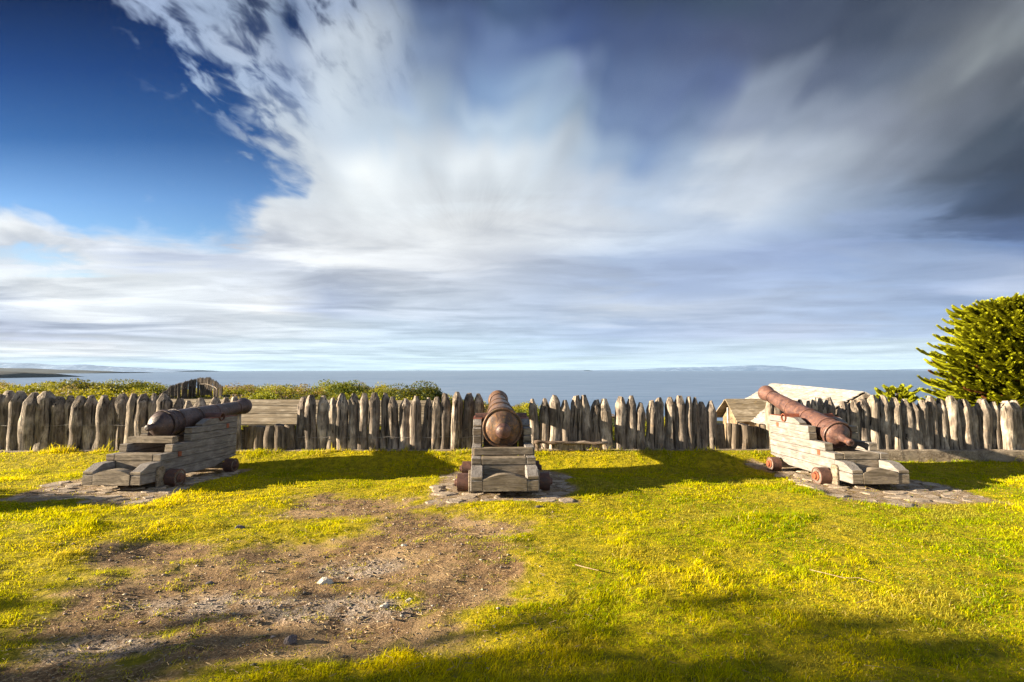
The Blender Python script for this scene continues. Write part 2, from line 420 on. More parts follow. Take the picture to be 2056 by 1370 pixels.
def build_world():
    w = bpy.data.worlds.new('World'); SC.world = w; w.use_nodes = True
    N = NT(w.node_tree)
    tc = N.n('ShaderNodeTexCoord'); d = N.xyz(tc.outputs['Generated'])
    ay = N.m('MAXIMUM', N.m('ABSOLUTE', d[1]), .12)
    u = N.m('DIVIDE', d[0], ay); v = N.m('DIVIDE', N.m('MAXIMUM', d[2], 0.0), ay)
    # drifting streaks: polar round the point the clouds stream from, and a receding layer near the horizon
    u0, v0 = px_uv(940, 500)
    du = N.m('SUBTRACT', u, u0); dv = N.m('SUBTRACT', v, v0)
    th = N.m('ARCTAN2', du, dv); rr = N.m('SQRT', N.m('ADD', N.m('MULTIPLY', du, du), N.m('MULTIPLY', dv, dv)))
    lr = N.m('LOGARITHM', N.m('ADD', rr, .15), math.e)
    pv = N.comb(N.m('MULTIPLY', th, 16.0), N.m('MULTIPLY', lr, 8.0), 0)
    pf = N.noise(pv, 1.0, 3.6, .55, .35)                                    # fine wisps
    FV = .38                                                               # rays of cloud converge below the horizon
    uc = px_uv(960, 742)[0]
    def fan(u_, v_): return (u_ - uc) / (v_ + FV)
    fs = N.m('DIVIDE', N.m('SUBTRACT', u, uc), N.m('ADD', v, FV)); fl = N.m('LOGARITHM', N.m('ADD', v, FV), math.e)
    pc = N.noise(N.comb(N.m('MULTIPLY', fs, 4.5), N.m('MULTIPLY', fl, 2.2), 4.0), 1.0, 2.5, .5, .4)   # broad soft bands
    ray = N.noise(N.comb(N.m('MULTIPLY', fs, 6.5), N.m('MULTIPLY', fl, 1.7), 9.0), 1.0, 1.6, .5, .5)
    ray = N.m('MULTIPLY', N.m('SUBTRACT', N.ss(ray, .3, .7), .5), N.ss(v, .26, .55))
    vv = N.m('ADD', v, .085)
    lay = N.comb(N.m('MULTIPLY', u, N.m('ADD', N.m('DIVIDE', .65, vv), 1.6)), N.m('DIVIDE', 1.9, vv), 0)
    lf = N.noise(lay, 1.0, 6, .58, .7)
    lc = N.noise(N.vm('ADD', N.vm('MULTIPLY', lay, (.42, .62, 1)), (5, 2, 0)), 1.0, 5, .55, .6)
    up = N.ss(N.m('ADD', v, N.m('MULTIPLY', u, -.08)), .22, .52)          # 0: banded layer, 1: streaks
    fine = N.mixf(up, lf, pf); coarse = N.mixf(up, lc, pc)
    edge = N.m('MULTIPLY', N.ss(u, -.50, .25, 1, .14), N.ss(rr, .3, .75, .03, 1))                                     # crisper wisps on the side of the clear sky
    fz = N.m('MULTIPLY', N.m('SUBTRACT', N.ss(fine, .30, .70), .5), N.mixf(up, 1.0, N.ss(rr, .25, .7)))
    cz = N.m('SUBTRACT', N.ss(coarse, N.mixf(up, .36, .28), N.mixf(up, .62, .72)), .5)
    fzl = N.m('MULTIPLY', fz, N.mixf(up, .35, edge))
    uw = N.m('ADD', fs, N.m('MULTIPLY', N.m('ADD', N.m('MULTIPLY', cz, .12), N.m('MULTIPLY', fzl, .03)), N.ss(v, .02, .3, .8, 1)))
    vw = N.m('ADD', N.m('ADD', v, N.m('MULTIPLY', ray, .055)), N.m('MULTIPLY', N.m('ADD', N.m('MULTIPLY', cz, .07), N.m('MULTIPLY', fzl, .03)), N.ss(v, 0, .3, .15, 1)))
    U0, U1 = -3.2, 3.2
    uf = N.ss(uw, U0, U1, 0, 1, 'LINEAR')
    def grid(rows, colf):
        out = None; pv_ = None
        for y, st in rows:
            pts = []
            for x, c in st:
                uu, vr = px_uv(x, y); uu = fan(uu, vr); pts.append((min(1, max(0, (uu - U0) / (U1 - U0))), colf(c)))
            o = N.ramp(uf, pts, 'LINEAR')
            if out is None: out = o
            else: out = N.mix(N.ss(vw, vr, pv_), o, out)
            pv_ = vr
        return out
    cloud = grid(SKY, lin)
    cov = N.xyz(grid(COVER, lambda c: max(0.0, min(1.0, (c + .5) / 2.5))))[0]
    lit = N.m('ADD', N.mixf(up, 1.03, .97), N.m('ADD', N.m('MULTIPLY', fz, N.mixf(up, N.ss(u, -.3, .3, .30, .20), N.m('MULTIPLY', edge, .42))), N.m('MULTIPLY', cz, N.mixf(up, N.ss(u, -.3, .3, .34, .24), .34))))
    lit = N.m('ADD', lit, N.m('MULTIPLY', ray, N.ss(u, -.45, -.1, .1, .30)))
    lit = N.m('MULTIPLY', lit, N.ss(d[1], -.6, .0, 1.5, 1))          # unseen sky behind the camera, brightened as fill light
    lit = N.m('MULTIPLY', lit, N.ss(u, 1.15, 2.4, 1, 4.2))               # unseen sky far to the right, brightened to lift the shaded sides
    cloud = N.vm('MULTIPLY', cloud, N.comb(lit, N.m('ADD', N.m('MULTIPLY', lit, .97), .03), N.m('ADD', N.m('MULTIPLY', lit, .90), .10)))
    cloud = N.vm('MULTIPLY', cloud, (GAIN * .965, GAIN, GAIN * .995))
    hz = N.ss(v, .0, .06, .94, 1)
    cloud = N.vm('MULTIPLY', cloud, N.comb(hz, hz, hz))
    a = N.m('ADD', N.m('SUBTRACT', N.m('MULTIPLY', cov, 2.5), .5), N.m('MULTIPLY', fz, N.mixf(up, .45, .95)))
    a = N.ss(N.m('ADD', a, N.m('MULTIPLY', cz, .22)), .13, .98)
    sky = N.n('ShaderNodeTexSky', sky_type='NISHITA'); sky.sun_disc = False
    sky.sun_elevation = ELEV; sky.sun_rotation = math.atan2(-sd.x, -sd.y)
    sky.air_density = 1.0; sky.dust_density = 1.0; sky.ozone_density = 1.0
    tints = [(0, (.05, .12, .32)), (137, (.10, .27, .68)), (274, (.24, .54, 1.06)), (400, (.82, 1.24, 1.85)), (480, (1.12, 1.55, 2.07)), (575, (1.75, 1.85, 2.05)), (735, (1.4, 1.7, 2.9))]
    tr = [(px_uv(1028, y)[1], c) for y, c in tints][::-1]
    vt = N.ramp(v, [(p, tuple(q / 4 for q in c)) for p, c in tr])
    tint = N.vm('MULTIPLY', vt, (4 * GAIN, 4 * GAIN, 4 * GAIN))
    blue = N.vm('MULTIPLY', sky.outputs[0], tint)
    b1 = N.n('ShaderNodeBackground'); N.put(b1.inputs[0], blue); b1.inputs[1].default_value = .1
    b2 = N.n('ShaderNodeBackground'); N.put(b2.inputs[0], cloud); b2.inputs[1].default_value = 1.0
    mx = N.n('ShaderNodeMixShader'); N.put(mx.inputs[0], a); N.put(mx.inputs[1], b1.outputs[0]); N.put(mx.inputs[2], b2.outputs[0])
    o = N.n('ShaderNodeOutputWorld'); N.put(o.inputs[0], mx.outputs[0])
    w.cycles.sampling_method = 'MANUAL'; w.cycles.sample_map_resolution = 512
build_world()

# ---------------------------------------------------------------- terrain
PADS = [(-5.42, 7.1, 1.05, 1.30), (-.12, 7.0, .93, 1.17), (4.98, 7.05, .95, 1.35)]
DIRT = [(-2.0, 5.8, .95, .55), (-1.36, 4.15, 1.25, .75), (-2.1, 3.6, 1.3, .55), (-2.5, 3.05, 1.0, .42), (-1.05, 3.1, 1.15, .40), (-2.6, 2.66, .9, .3), (-.4, 3.7, .65, .55), (-.6, 5.1, .8, .5), (-3.1, 4.3, .6, .35)]
GRAV = [(-2.05, 3.5, .75, .22), (-1.25, 4.1, .45, .22), (-2.5, 3.0, .5, .2), (-1.2, 3.4, .7, .25)]
def blob(lst, x, y, k=1.0):
    d = np.full(np.shape(x), -9.0)
    for cx, cy, a, b in lst:
        d = np.maximum(d, 1 - np.sqrt(((x - cx) / (a * k)) ** 2 + ((y - cy) / (b * k)) ** 2))
    return d
def dirt_f(x, y):
    n = fbm(x * 1.7, y * 1.7, 31, 4) - .5
    n2 = fbm(x * 7, y * 7, 35, 3) - .5
    return sm(-.50, .75, blob(DIRT, x, y, 1.06) + n * 1.25 + n2 * .7)
def pad_f(x, y):
    d = np.full(np.shape(x), -9.0)
    for i, (cx, cy, a, b) in enumerate(PADS):
        q = np.maximum(np.abs(x - cx) / a, np.abs(y - cy) / b)
        d = np.maximum(d, 1 - q)
    return d + (fbm(x * 2.6, y * 2.6, 51, 4) - .5) * .62
RIDGE = np.array([(-1.6, .15), (-1.06, .15), (-.90, .15), (-.76, .0), (-.73, -.40), (-.62, -.45), (-.59, -.10), (-.48, -.15), (-.40, -.25), (-.235, -.50), (-.15, -1.0), (-.07, -1.42), (.03, -1.68), (.18, -2.75), (.5, -3.6), (1.6, -3.9)])
def height(x, y):
    x = np.asarray(x, float); y = np.asarray(y, float)
    z = (fbm(x * .35, y * .35, 3, 3) - .5) * .10 + (fbm(x * 1.6, y * 1.6, 8, 3) - .5) * .05
    z = z + .10 * np.exp(-(((x + 4.6) / 1.5) ** 2 + ((y - 4.6) / 1.1) ** 2)) - .05 * np.maximum(0, blob(DIRT, x, y, 1.2))
    z = z * (1 - .75 * sm(-.1, .25, pad_f(x, y)))
    lump = .012 * (fbm(x * 9, y * 9, 77, 3) - .5) * 2 * (1 + sm(.2, .7, dirt_f(x, y)))
    z = z + lump
    z = z - .07 * sm(7.0, 7.9, y) * (1 - sm(8.35, 8.9, y))
    mid = .10 - .20 * sm(5.0, 7.4, x) - .17 * sm(8.9, 10.6, -x)
    z = z + (mid - z) * sm(8.25, 8.95, y)
    rp = np.interp(np.where(y > 1, x / np.maximum(y, 1), 0), RIDGE[:, 0], RIDGE[:, 1]) - .55
    nz = (fbm(x * .06, y * .06, 91, 3) - .5) * .8 + (fbm(x * .35, y * .35, 95, 3) - .5) * .35
    near = np.where(x < 0, -1.5, -1.5 - .12 * np.minimum(x, 12))
    out = near + (np.minimum(rp, .3) - .35 - near) * sm(14, 24, y) * np.where(rp > -1.6, 1, .6)
    out = np.where(y < 24, out, np.minimum(rp, .3) - .35 * (1 - sm(24, 46, y)) + np.where(rp > -1.6, 0, -.6))
    out = out + nz * sm(10, 16, y) * (1 - .6 * sm(30, 48, y))
    out = out - 60 * sm(52, 260, y) - .04 * np.maximum(0, y - 60)
    k = sm(9.45, 10.6, y)
    return z * (1 - k) + out * k

def ground():
    def axis(lo, hi, step, far, g):
        a = list(np.arange(lo, hi + 1e-6, step)); s = step
        while a[-1] < far: s *= g; a.append(a[-1] + s)
        s = step
        while a[0] > -far: s *= g; a.insert(0, a[0] - s)
        return np.array(a)
    xs = axis(-12, 12, .09, 420, 1.13)
    ys = list(np.arange(1.6, 11.0, .075)); s = .075
    while ys[-1] < 340: s *= 1.045; ys.append(ys[-1] + s)
    s = .075
    while ys[0] > -60: s *= 1.2; ys.insert(0, ys[0] - s)
    ys = np.array(ys)
    X, Y = np.meshgrid(xs, ys); Z = height(X, Y)
    nx, ny = len(xs), len(ys)
    V = np.stack([X, Y, Z], -1).reshape(-1, 3)
    i = np.arange(nx - 1)[None, :] + np.arange(ny - 1)[:, None] * nx
    q = np.stack([i, i + 1, i + 1 + nx, i + nx], -1).reshape(-1)
    near = 1 - sm(9.6, 10.4, Y)
    C = np.stack([np.clip(np.maximum(dirt_f(X, Y), .8 * sm(-.15, .1, pad_f(X, Y))), 0, 1) * near, 1 - near, np.maximum(sm(-.1, .5, blob(GRAV, X, Y)), .75 * sm(-.05, .15, pad_f(X, Y))) * near], -1).reshape(-1, 3)
    o = np_mesh('ground', V, q, np.full((nx - 1) * (ny - 1), 4), M['ground'], C, True)
    tag(o, 'rough turf with a worn bare patch, sloping away beyond the fence', 'ground', kind='structure')
ground()

def sea():
    rs = [120] + [120 * 1.35 ** k for k in range(1, 17)]
    n = 96; V = []; F = []
    for r in rs:
        for k in range(n):
            w = 2 * math.pi * k / n; V.append((r * math.cos(w), r * math.sin(w), -25.0))
    for i in range(len(rs) - 1):
        for k in range(n):
            F.append((i * n + k, i * n + (k + 1) % n, (i + 1) * n + (k + 1) % n, (i + 1) * n + k))
    b = MB(); b.add(V, F); o = b.build('sea', M['sea'])
    tag(o, 'calm grey blue sea reaching the horizon', 'sea', kind='structure')
sea()

# far coast: ridges with real depth
def hills(name, label, prof, D, depth, m, zb=-26, rough=.12, n=160, trees=0):
    us = np.linspace(prof[0][0], prof[-1][0], n); hz = np.interp(us, [p[0] for p in prof], [p[1] for p in prof])
    rows = [(-.5, 0.0), (-.25, .55), (0, 1.0), (.3, .7), (.5, 0.0)]
    V = []; F = []
    for j, (t, k) in enumerate(rows):
        y = D + t * depth
        nz = fbm(us * 40 + j * 3.1, us * 0 + j * 1.7, 5 + j, 4) - .5
        for a in range(n):
            h = max(hz[a] - zb, 0.0)
            V.append((us[a] * D, y, zb + h * k * (1 + rough * nz[a] * 2)))
    for j in range(len(rows) - 1):
        for a in range(n - 1):
            F.append((j * n + a, j * n + a + 1, (j + 1) * n + a + 1, (j + 1) * n + a))
    b = MB(); b.add(V, F); o = b.build(name, m, smooth=True)
    tag(o, label, 'hills', kind='structure')
    return o
def zpx(y, D): return 1.6 + px_uv(0, y)[1] * D
def prof(pts, D): return [(px_uv(x, y)[0], zpx(y, D)) for x, y in pts]
hills('headland', 'dark wooded headland low on the left of the sea', prof([(-500, 735), (-60, 741), (0, 743.5), (28, 744.5), (48, 748), (58, 754), (62, 757.5)], 1750), 1750, 500, M['hill_near'])
hills('coast', 'long low wooded coast behind the headland', prof([(-600, 730), (-60, 735), (0, 737), (60, 738.5), (110, 740.5), (150, 741.5), (172, 742.3), (190, 745), (240, 745.6)], 4300), 4300, 900, M['hill_near'])
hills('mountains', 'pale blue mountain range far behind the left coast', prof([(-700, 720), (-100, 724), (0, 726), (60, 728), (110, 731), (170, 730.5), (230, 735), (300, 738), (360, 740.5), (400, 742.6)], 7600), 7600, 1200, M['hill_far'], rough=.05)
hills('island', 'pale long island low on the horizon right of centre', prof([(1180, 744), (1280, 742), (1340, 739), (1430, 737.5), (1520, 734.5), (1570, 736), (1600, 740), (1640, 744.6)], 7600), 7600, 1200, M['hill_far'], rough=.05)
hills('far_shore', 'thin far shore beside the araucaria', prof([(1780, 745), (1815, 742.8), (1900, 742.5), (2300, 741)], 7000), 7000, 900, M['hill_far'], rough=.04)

# ---------------------------------------------------------------- haze
def haze():
    b = MB(); b.box(-16500, 16500, -16500, 16500, -62.5, 215)
    b.v = [(x, y, z) for x, y, z in b.v]
    m = bpy.data.materials.new('haze_air'); m.use_nodes = True; N = NT(m.node_tree)
    p = N.n('ShaderNodeVolumePrincipled'); p.inputs['Color'].default_value = (.50, .72, 1, 1); p.inputs['Density'].default_value = HAZE
    o = N.n('ShaderNodeOutputMaterial'); N.put(o.inputs[1], p.outputs[0])
    h = b.build('haze', m)
    tag(h, 'thin blue air over the sea', 'haze', kind='stuff')
HAZE = 1.6e-5
haze()

# ---------------------------------------------------------------- palisade
POSTS = {
'tall_left':[(-12.35,.11,1.14),(-12.1,.10,1.08),(-11.87,.12,1.17),(-11.62,.10,1.11),(-11.4,.11,1.16),(-11.17,.10,1.06),(-10.95,.11,1.15),(-10.72,.12,1.18),(-10.5,.10,1.1),(-10.3,.10,1.15),(-10.1,.09,1.1),(-9.9,.10,1.12),(-9.67,0.1,1.15),(-9.55,0.113,1.21),(-9.31,0.123,1.2),(-9.06,0.148,1.18),(-8.8,0.125,1.2),(-8.55,0.101,1.1),(-8.37,0.099,1.11),(-8.19,0.117,1.11),(-7.97,0.112,1.12),(-7.75,0.105,1.12),(-7.56,0.086,1.09),(-7.36,0.11,1.15),(-7.17,0.091,1.16),(-6.97,0.111,1.15),(-6.78,0.082,1.16),(-6.6,0.126,1.15),(-6.32,0.113,1.06),(-6.08,0.101,1.02),(-5.87,0.095,1.07),(-5.64,0.107,1.09),(-5.39,0.095,1.08),(-5.19,0.095,1.1)],
'short_left':[(-5.02,0.045,0.53),(-4.9,0.074,0.55),(-4.74,0.102,0.54),(-4.54,0.093,0.55),(-4.33,0.107,0.56),(-4.15,0.08,0.57)],
'tall_mid':[(-3.97,0.099,1.08),(-3.78,0.091,1.12),(-3.59,0.091,1.11),(-3.4,0.083,1.07),(-3.21,0.109,1.15),(-3.0,0.086,1.15),(-2.81,0.088,1.15),(-2.62,0.095,1.16),(-2.43,0.076,1.16),(-2.24,0.094,1.09),(-2.02,0.107,1.05),(-1.81,0.095,1.1),(-1.62,0.083,1.07),(-1.45,0.079,1.08),(-1.28,0.094,1.15),(-1.08,0.099,1.18),(-0.86,0.095,1.15),(-0.65,0.093,1.14)],
'tall_right':[(0.42,0.077,1.04),(0.6,0.092,1.05),(0.8,0.098,1.11),(1.0,0.091,1.02),(1.2,0.104,1.1),(1.39,0.083,1.11),(1.58,0.095,1.02),(1.79,0.111,1.04),(2.04,0.098,1.08),(2.24,0.089,1.1),(2.42,0.083,0.97),(2.6,0.089,1.01),(2.79,0.089,1.06),(2.97,0.088,1.07),(3.17,0.095,1.1),(3.34,0.07,1.08),(3.45,0.066,1.07),(3.58,0.091,0.98),(3.77,0.088,1.0)],
'short_right':[(3.94,0.086,0.56),(4.06,0.042,0.58),(4.17,0.072,0.57),(4.35,0.099,0.56),(4.53,0.087,0.51),(4.66,0.04,0.51),(4.74,0.06,0.55)],
'tall_end':[(4.84,0.077,1.02),(5.0,0.086,1.01),(5.17,0.083,1.0),(5.32,0.062,0.99),(5.44,0.062,1.02),(5.57,0.054,1.0),(5.67,0.055,1.07),(5.81,0.077,1.05),(5.99,0.103,1.06),(6.2,0.095,0.99),(6.39,0.083,1.01),(6.58,0.095,1.02),(6.76,0.097,1.11),(6.95,0.098,1.1),(7.15,0.1,1.06),(7.35,0.088,1.03),(7.53,0.087,0.97),(7.69,0.082,1.02),(7.85,0.091,1.09),(8.04,0.097,1.04),(8.23,0.1,1.09),(8.44,0.106,1.03),(8.61,0.064,0.89),(8.78,0.112,1.03),(8.97,0.071,0.98),(9.16,0.126,1.0),(9.36,0.095,1.01),(9.53,0.076,0.99),(9.7,0.088,0.92),(9.9,0.102,1.02),(10.12,0.102,0.99),(10.34,.1,1.03),(10.55,.1,.98),(10.77,.11,1.05),(11.0,.1,1.02),(11.2,.09,.97),(11.4,.1,1.04)],
}
FY = 9.22
def fence_y(x): return FY - .013 * max(0.0, x - 4.0) ** 1.5
def post_mesh(r, h, tall):
    n = 14; b = MB(); rows = []
    n = 20
    tip = random.uniform(.14, .24) if tall else random.uniform(.0, .02)
    zs = [-.12, .02, .12, .22, .32, .42, .52, .62, .72, .82, .92]
    zs = [z for z in zs if z < h - tip - .04] + [h - tip - .02]
    if tall: zs += [h - tip * (1 - q) for q in (0, .12, .24, .38, .55, .75, 1)]
    else: zs += [h - .012, h]
    ph = [random.uniform(0, 6.28) for _ in range(4)]
    lx = random.uniform(-.03, .03); ly = random.uniform(-.02, .02)
    bend = random.uniform(-.022, .022); amp = random.uniform(.7, 1.5)
    facets = random.choice((4, 5, 5, 6)); frot = random.uniform(0, 1.57); flat = random.uniform(.24, .40)
    top_tilt = random.uniform(-.25, .25), random.uniform(-.2, .2)
    vs = []
    for z in zs:
        t = max(z, 0) / h
        for k in range(n):
            w = 2 * math.pi * k / n
            rad = r * 1.10 * (1.04 - .08 * t) * (1 + amp * (.06 * math.sin(3 * w + ph[0] + 2.1 * z) + .05 * math.sin(2 * w + ph[1] - 3 * z) + .045 * math.sin(9 * z + ph[2] + w)) + random.uniform(-.03, .03))
            if tall and z >= h - tip - 1e-6:
                q = (z - (h - tip)) / tip
                sec = math.pi / facets
                a = ((w - frot) % (2 * sec)) - sec
                rad = min(rad, r * 1.10 * (1.0 - (1 - flat) * q) / math.cos(a))
            dz = (math.cos(w) * top_tilt[0] + math.sin(w) * top_tilt[1]) * rad if z == h else 0
            if not tall and z < h and z == zs[-2]: rad *= 1.0
            if not tall and z == h: rad *= .93
            vs.append((lx * t + bend * math.sin(3 * t) + rad * math.cos(w), ly * t + rad * math.sin(w), z + dz))
    fs = []
    for i in range(len(zs) - 1):
        for k in range(n):
            fs.append((i * n + k, i * n + (k + 1) % n, (i + 1) * n + (k + 1) % n, (i + 1) * n + k))
    m = (len(zs) - 1) * n
    fs.append(tuple(range(m, m + n)))
    b.add(vs, fs)
    return b
PLAB = {'tall_left': ('log palisade of tall pointed posts at the far left, behind the dark cannon', 'palisade'),
 'short_left': ('low run of sawn off posts in the gap under the dark cannon muzzle', 'low palisade'),
 'tall_mid': ('log palisade of pointed posts between the left gap and the middle cannon', 'palisade'),
 'tall_right': ('log palisade of pointed posts between the middle cannon and the right gap', 'palisade'),
 'short_right': ('low run of sawn off posts in the gap left of the raised cannon', 'low palisade'),
 'tall_end': ('sunlit log palisade of pointed posts at the far right, in front of the araucaria', 'palisade')}
BASE = .115
for key, lst in POSTS.items():
    root = empty('palisade' if 'tall' in key else 'low_palisade', (sum(p[0] for p in lst) / len(lst), FY, BASE))
    tag(root, PLAB[key][0], PLAB[key][1], 'palisade runs along the kerb')
    tall = 'tall' in key
    for x, r, ztop in lst:
        o = post_mesh(r * 1.0, ztop - BASE, tall).build('post', M['post' if tall else 'post_low'], root, smooth=True, sharp=28)
        o.location = (x - root.location.x, fence_y(x) - FY + random.uniform(-.05, .05), 0)
        o.rotation_euler = (random.uniform(-.02, .02), random.uniform(-.025, .025), 0)

# concrete kerb the posts stand behind
b = MB(); n = 220; vs = []; fs = []
for i in range(n + 1):
    x = -14 + 28 * i / n; q = lambda k: (float(vnoise(np.array(x * 3.1), np.array(k * 5.3), 4)) - .5)
    for y, z in ((9.03, -.4), (9.02, -.1), (9.02, BASE - .02), (9.04, BASE), (9.44, BASE), (9.46, -.4)):
        vs.append((x, y + fence_y(x) - FY + .022 * q(z * 10), z + (.016 * q(3 + y) if z > 0 else 0)))
for i in range(n):
    for k in range(5): fs.append((i * 6 + k, i * 6 + k + 1, i * 6 + 7 + k, i * 6 + 6 + k))
fs += [tuple(range(6))[::-1], tuple(range(n * 6, n * 6 + 6))]
b.add(vs, [f[::-1] for f in fs])
tag(b.build('kerb_wall', M['concrete']), 'long low concrete kerb at the foot of the palisade', 'kerb')

# thin wire strung along the posts
wr = MB()
for (xa, xb, z) in ((-9.9, -5.2, .57), (-4.0, -.6, .34)):
    pts = [(xa + (xb - xa) * t / 24, 9.105 - .006 * (t % 2), z + .012 * math.sin(t * 1.7)) for t in range(25)]
    wr = MB(); wr.tube(pts, .0035, 5)
    tag(wr.build('fence_wire', M['wire']), 'thin wire strung across the tall posts ' + ('behind the dark cannon' if xa < -6 else 'left of the middle cannon'), 'wire', 'wires on the palisade')

# ---------------------------------------------------------------- cannons
def gun(name, label, loc, yaw, W, scale, elev, piv, prof_r, L, tail, iron, bar, front_sink=0.0, roll=0.0, axis_dy=0.0, breech=(), knob_mat=None):
    root = empty(name, loc, yaw); root.rotation_euler = (-R(1.5), roll, yaw)
    tag(root, label, 'cannon', 'old cannons facing the sea')
    S = scale; T = .12 * S; H = W / 2
    Z = [.10, .232, .36, .452, .565, .672, .772, .868]
    yr = [0, 0, .33, .53, .89, .90, 1.12]
    for sgn in (-1, 1):
        b = MB()
        xo, xi = sgn * H, sgn * (H - T)
        xb = sgn * (H - T - .025)
        g = .005
        profs = [
            [(0, Z[0]), (0, Z[1] - g), (2.0, Z[1] - g), (2.0, .20), (1.72, .16), (1.45, Z[0])],
            [(0, Z[1]), (0, .272), (.035, .283), (.15, .352), (.20, Z[2] - g), (1.99, Z[2] - g), (1.99, Z[1])],
            [(yr[2], Z[2]), (yr[2], Z[3] - g), (2.0, Z[3] - g), (2.0, Z[2])],
            [(yr[3], Z[3]), (yr[3] + .01, Z[4] - g), (1.985, Z[4] - g), (2.0, Z[3])],
            [(yr[4], Z[4]), (yr[4], Z[5] - g), (2.0, Z[5] - g), (2.0, Z[4])],
            [(yr[5], Z[5]), (yr[5], Z[6] - g), (1.99, Z[6] - g), (2.0, Z[5])],
            [(yr[6], Z[6]), (yr[6] + .01, Z[6] + .03), (yr[6] + .16, Z[7]), (1.98, Z[7]), (2.0, Z[6])]]
        for i, pr in enumerate(profs):
            a0, a1 = (xb, xo) if i < 2 else (xi, xo + sgn * random.uniform(-.004, .002))
            if i < 2:
                # the rear beam is thicker than the cheek above it
                rear = [(y, z) for y, z in pr]
                b.prism([(min(y, .34), z) for y, z in rear if y <= .34] + [(.34, (Z[2] if i else Z[1]) - g), (.34, Z[1] if i else Z[0])], min(a0, a1), max(a0, a1), .007 * S, jit=.002)
                b.prism([(.3425, z) if y < .34 else (y, z) for y, z in ([(0, pr[0][1])] + [p for p in pr if p[0] > .34][::1][::-1] + [(0, (Z[2] if i else Z[1]) - g)])][::-1], min(xi, xo), max(xi, xo), .004 * S, jit=.0015)
            else:
                b.prism([(y, z) for y, z in pr], min(a0, a1), max(a0, a1), .006 * S, jit=.002)
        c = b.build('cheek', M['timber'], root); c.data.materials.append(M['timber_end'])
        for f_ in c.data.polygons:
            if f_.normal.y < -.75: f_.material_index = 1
        c.scale = (1, S, S)
        # iron strap under the trunnion, square plates on the outer face
        p = MB(); p.box(min(xi, xo) - .006, max(xi, xo) + .006, 1.30, 1.97, Z[7] + .001, Z[7] + .006, .0015)
        p.build('cap_plate', M['red_plate'], root).scale = (1, S, S)
        for (y0, z0) in ((.64, .375), (1.70, .685)):
            p = MB(); p.box(sgn * H - .004 + (0 if sgn > 0 else -.006), sgn * H + .010 + (0 if sgn > 0 else -.006), y0, y0 + .062, z0, z0 + .072, .003, .002)
            p.build('iron_plate', M['red_plate'], root).scale = (1, S, S)
        # axle block beside the rear wheel
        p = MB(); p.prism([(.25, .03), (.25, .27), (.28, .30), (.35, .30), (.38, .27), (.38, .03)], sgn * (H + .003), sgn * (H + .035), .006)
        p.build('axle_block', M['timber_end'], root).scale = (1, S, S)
        for wy, wz, wr_, ww in ((.46, .118, .118, .135), (1.69, .118 - front_sink, .108, .135)):
            wx0 = H + .045
            w_ = MB(); w_.lathe([(0, .05), (0, wr_ - .012), (ww, wr_ - .012), (ww, .03)], (sgn * wx0, wy * S, wz * S), (sgn, 0, 0), 28)
            wo = w_.build('wheel', M['wheel_face'], root, smooth=True, sharp=40)
            t_ = MB()
            pr = [(-.004, wr_ - .016), (-.004, wr_), (ww + .004, wr_), (ww + .004, wr_ - .016)]
            t_.lathe([(q, r_ * S) for q, r_ in pr] + [(-.004, (wr_ - .016) * S)], (sgn * wx0, wy * S, wz * S), (sgn, 0, 0), 32, cap=False)
            t_.build('tyre', M['wheel_iron'], wo, smooth=True, sharp=40)
            h_ = MB(); h_.lathe([(ww - .01, .066), (ww + .016, .064), (ww + .020, .046), (ww + .045, .042), (ww + .049, .02)], (sgn * wx0, wy * S, wz * S), (sgn, 0, 0), 20)
            h_.build('hub', M['wheel_iron'] if iron is not M['iron_red'] else M['red_plate'], wo, smooth=True, sharp=40)
    I = H - T - .028
    b = MB()   # arched rear transom between the beams
    arc = [(-I + 2 * I * k / 12) for k in range(13)]
    bm = bmesh.new()
    for (zl, zh) in ((.10, .168), (.170, None)):
        A = []; B = []
        top = [(x, (.168 if zh else .235 + .062 * (1 - (x / I) ** 2))) for x in arc]
        low = [(x, zl) for x in arc]
        ring = low + top[::-1]
        A = [bm.verts.new((x, -.004, z)) for x, z in ring]; B = [bm.verts.new((x, .13, z)) for x, z in ring]
        bm.faces.new(A); bm.faces.new(B[::-1])
        for i in range(len(A)): bm.faces.new((A[i], A[(i + 1) % len(A)], B[(i + 1) % len(A)], B[i]))
    bmesh.ops.recalc_face_normals(bm, faces=bm.faces[:]); b.bm(bm)
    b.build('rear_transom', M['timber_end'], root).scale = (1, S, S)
    b = MB(); b.box(-I - .02, I + .02, .33, .52, Z[2] + .002, Z[3] - .004, .006, .002); b.box(-I, I, .335, .46, .12, Z[2] - .002, .005, .002)
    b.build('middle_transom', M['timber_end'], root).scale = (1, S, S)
    b = MB(); b.box(-I, I, .13, .335, .12, .20, .004)
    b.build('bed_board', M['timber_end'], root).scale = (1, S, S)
    b = MB(); b.box(-I, I, 1.80, 1.92, .25, .60, .005); b.build('front_transom', M['timber'], root).scale = (1, S, S)
    for ay, az in ((.46, .118), (1.69, .118 - front_sink)):
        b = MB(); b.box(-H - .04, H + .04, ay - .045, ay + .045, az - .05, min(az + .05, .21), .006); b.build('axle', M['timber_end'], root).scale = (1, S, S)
    if bar:
        y0, z0, hw = bar
        b = MB(); b.box(-hw, hw, y0, y0 + .12, z0, z0 + .092, .007, .003); b.build('stool_bed', M['timber_end'], root).scale = (1, S, S)
        if z0 > .56:   # the quoin behind the crossbar
            b = MB(); b.prism([(y0 + .125, z0 - .02), (y0 + .125, z0 + .04), (y0 + .55, z0 - .02)], -.14, .14, .004); b.build('quoin', M['timber_end'], root).scale = (1, S, S)
    # barrel
    e = R(elev); dr = Vector((axis_dy, math.cos(e), math.sin(e))).normalized(); pv = Vector((0, piv[0], piv[1]))
    r0 = prof_r
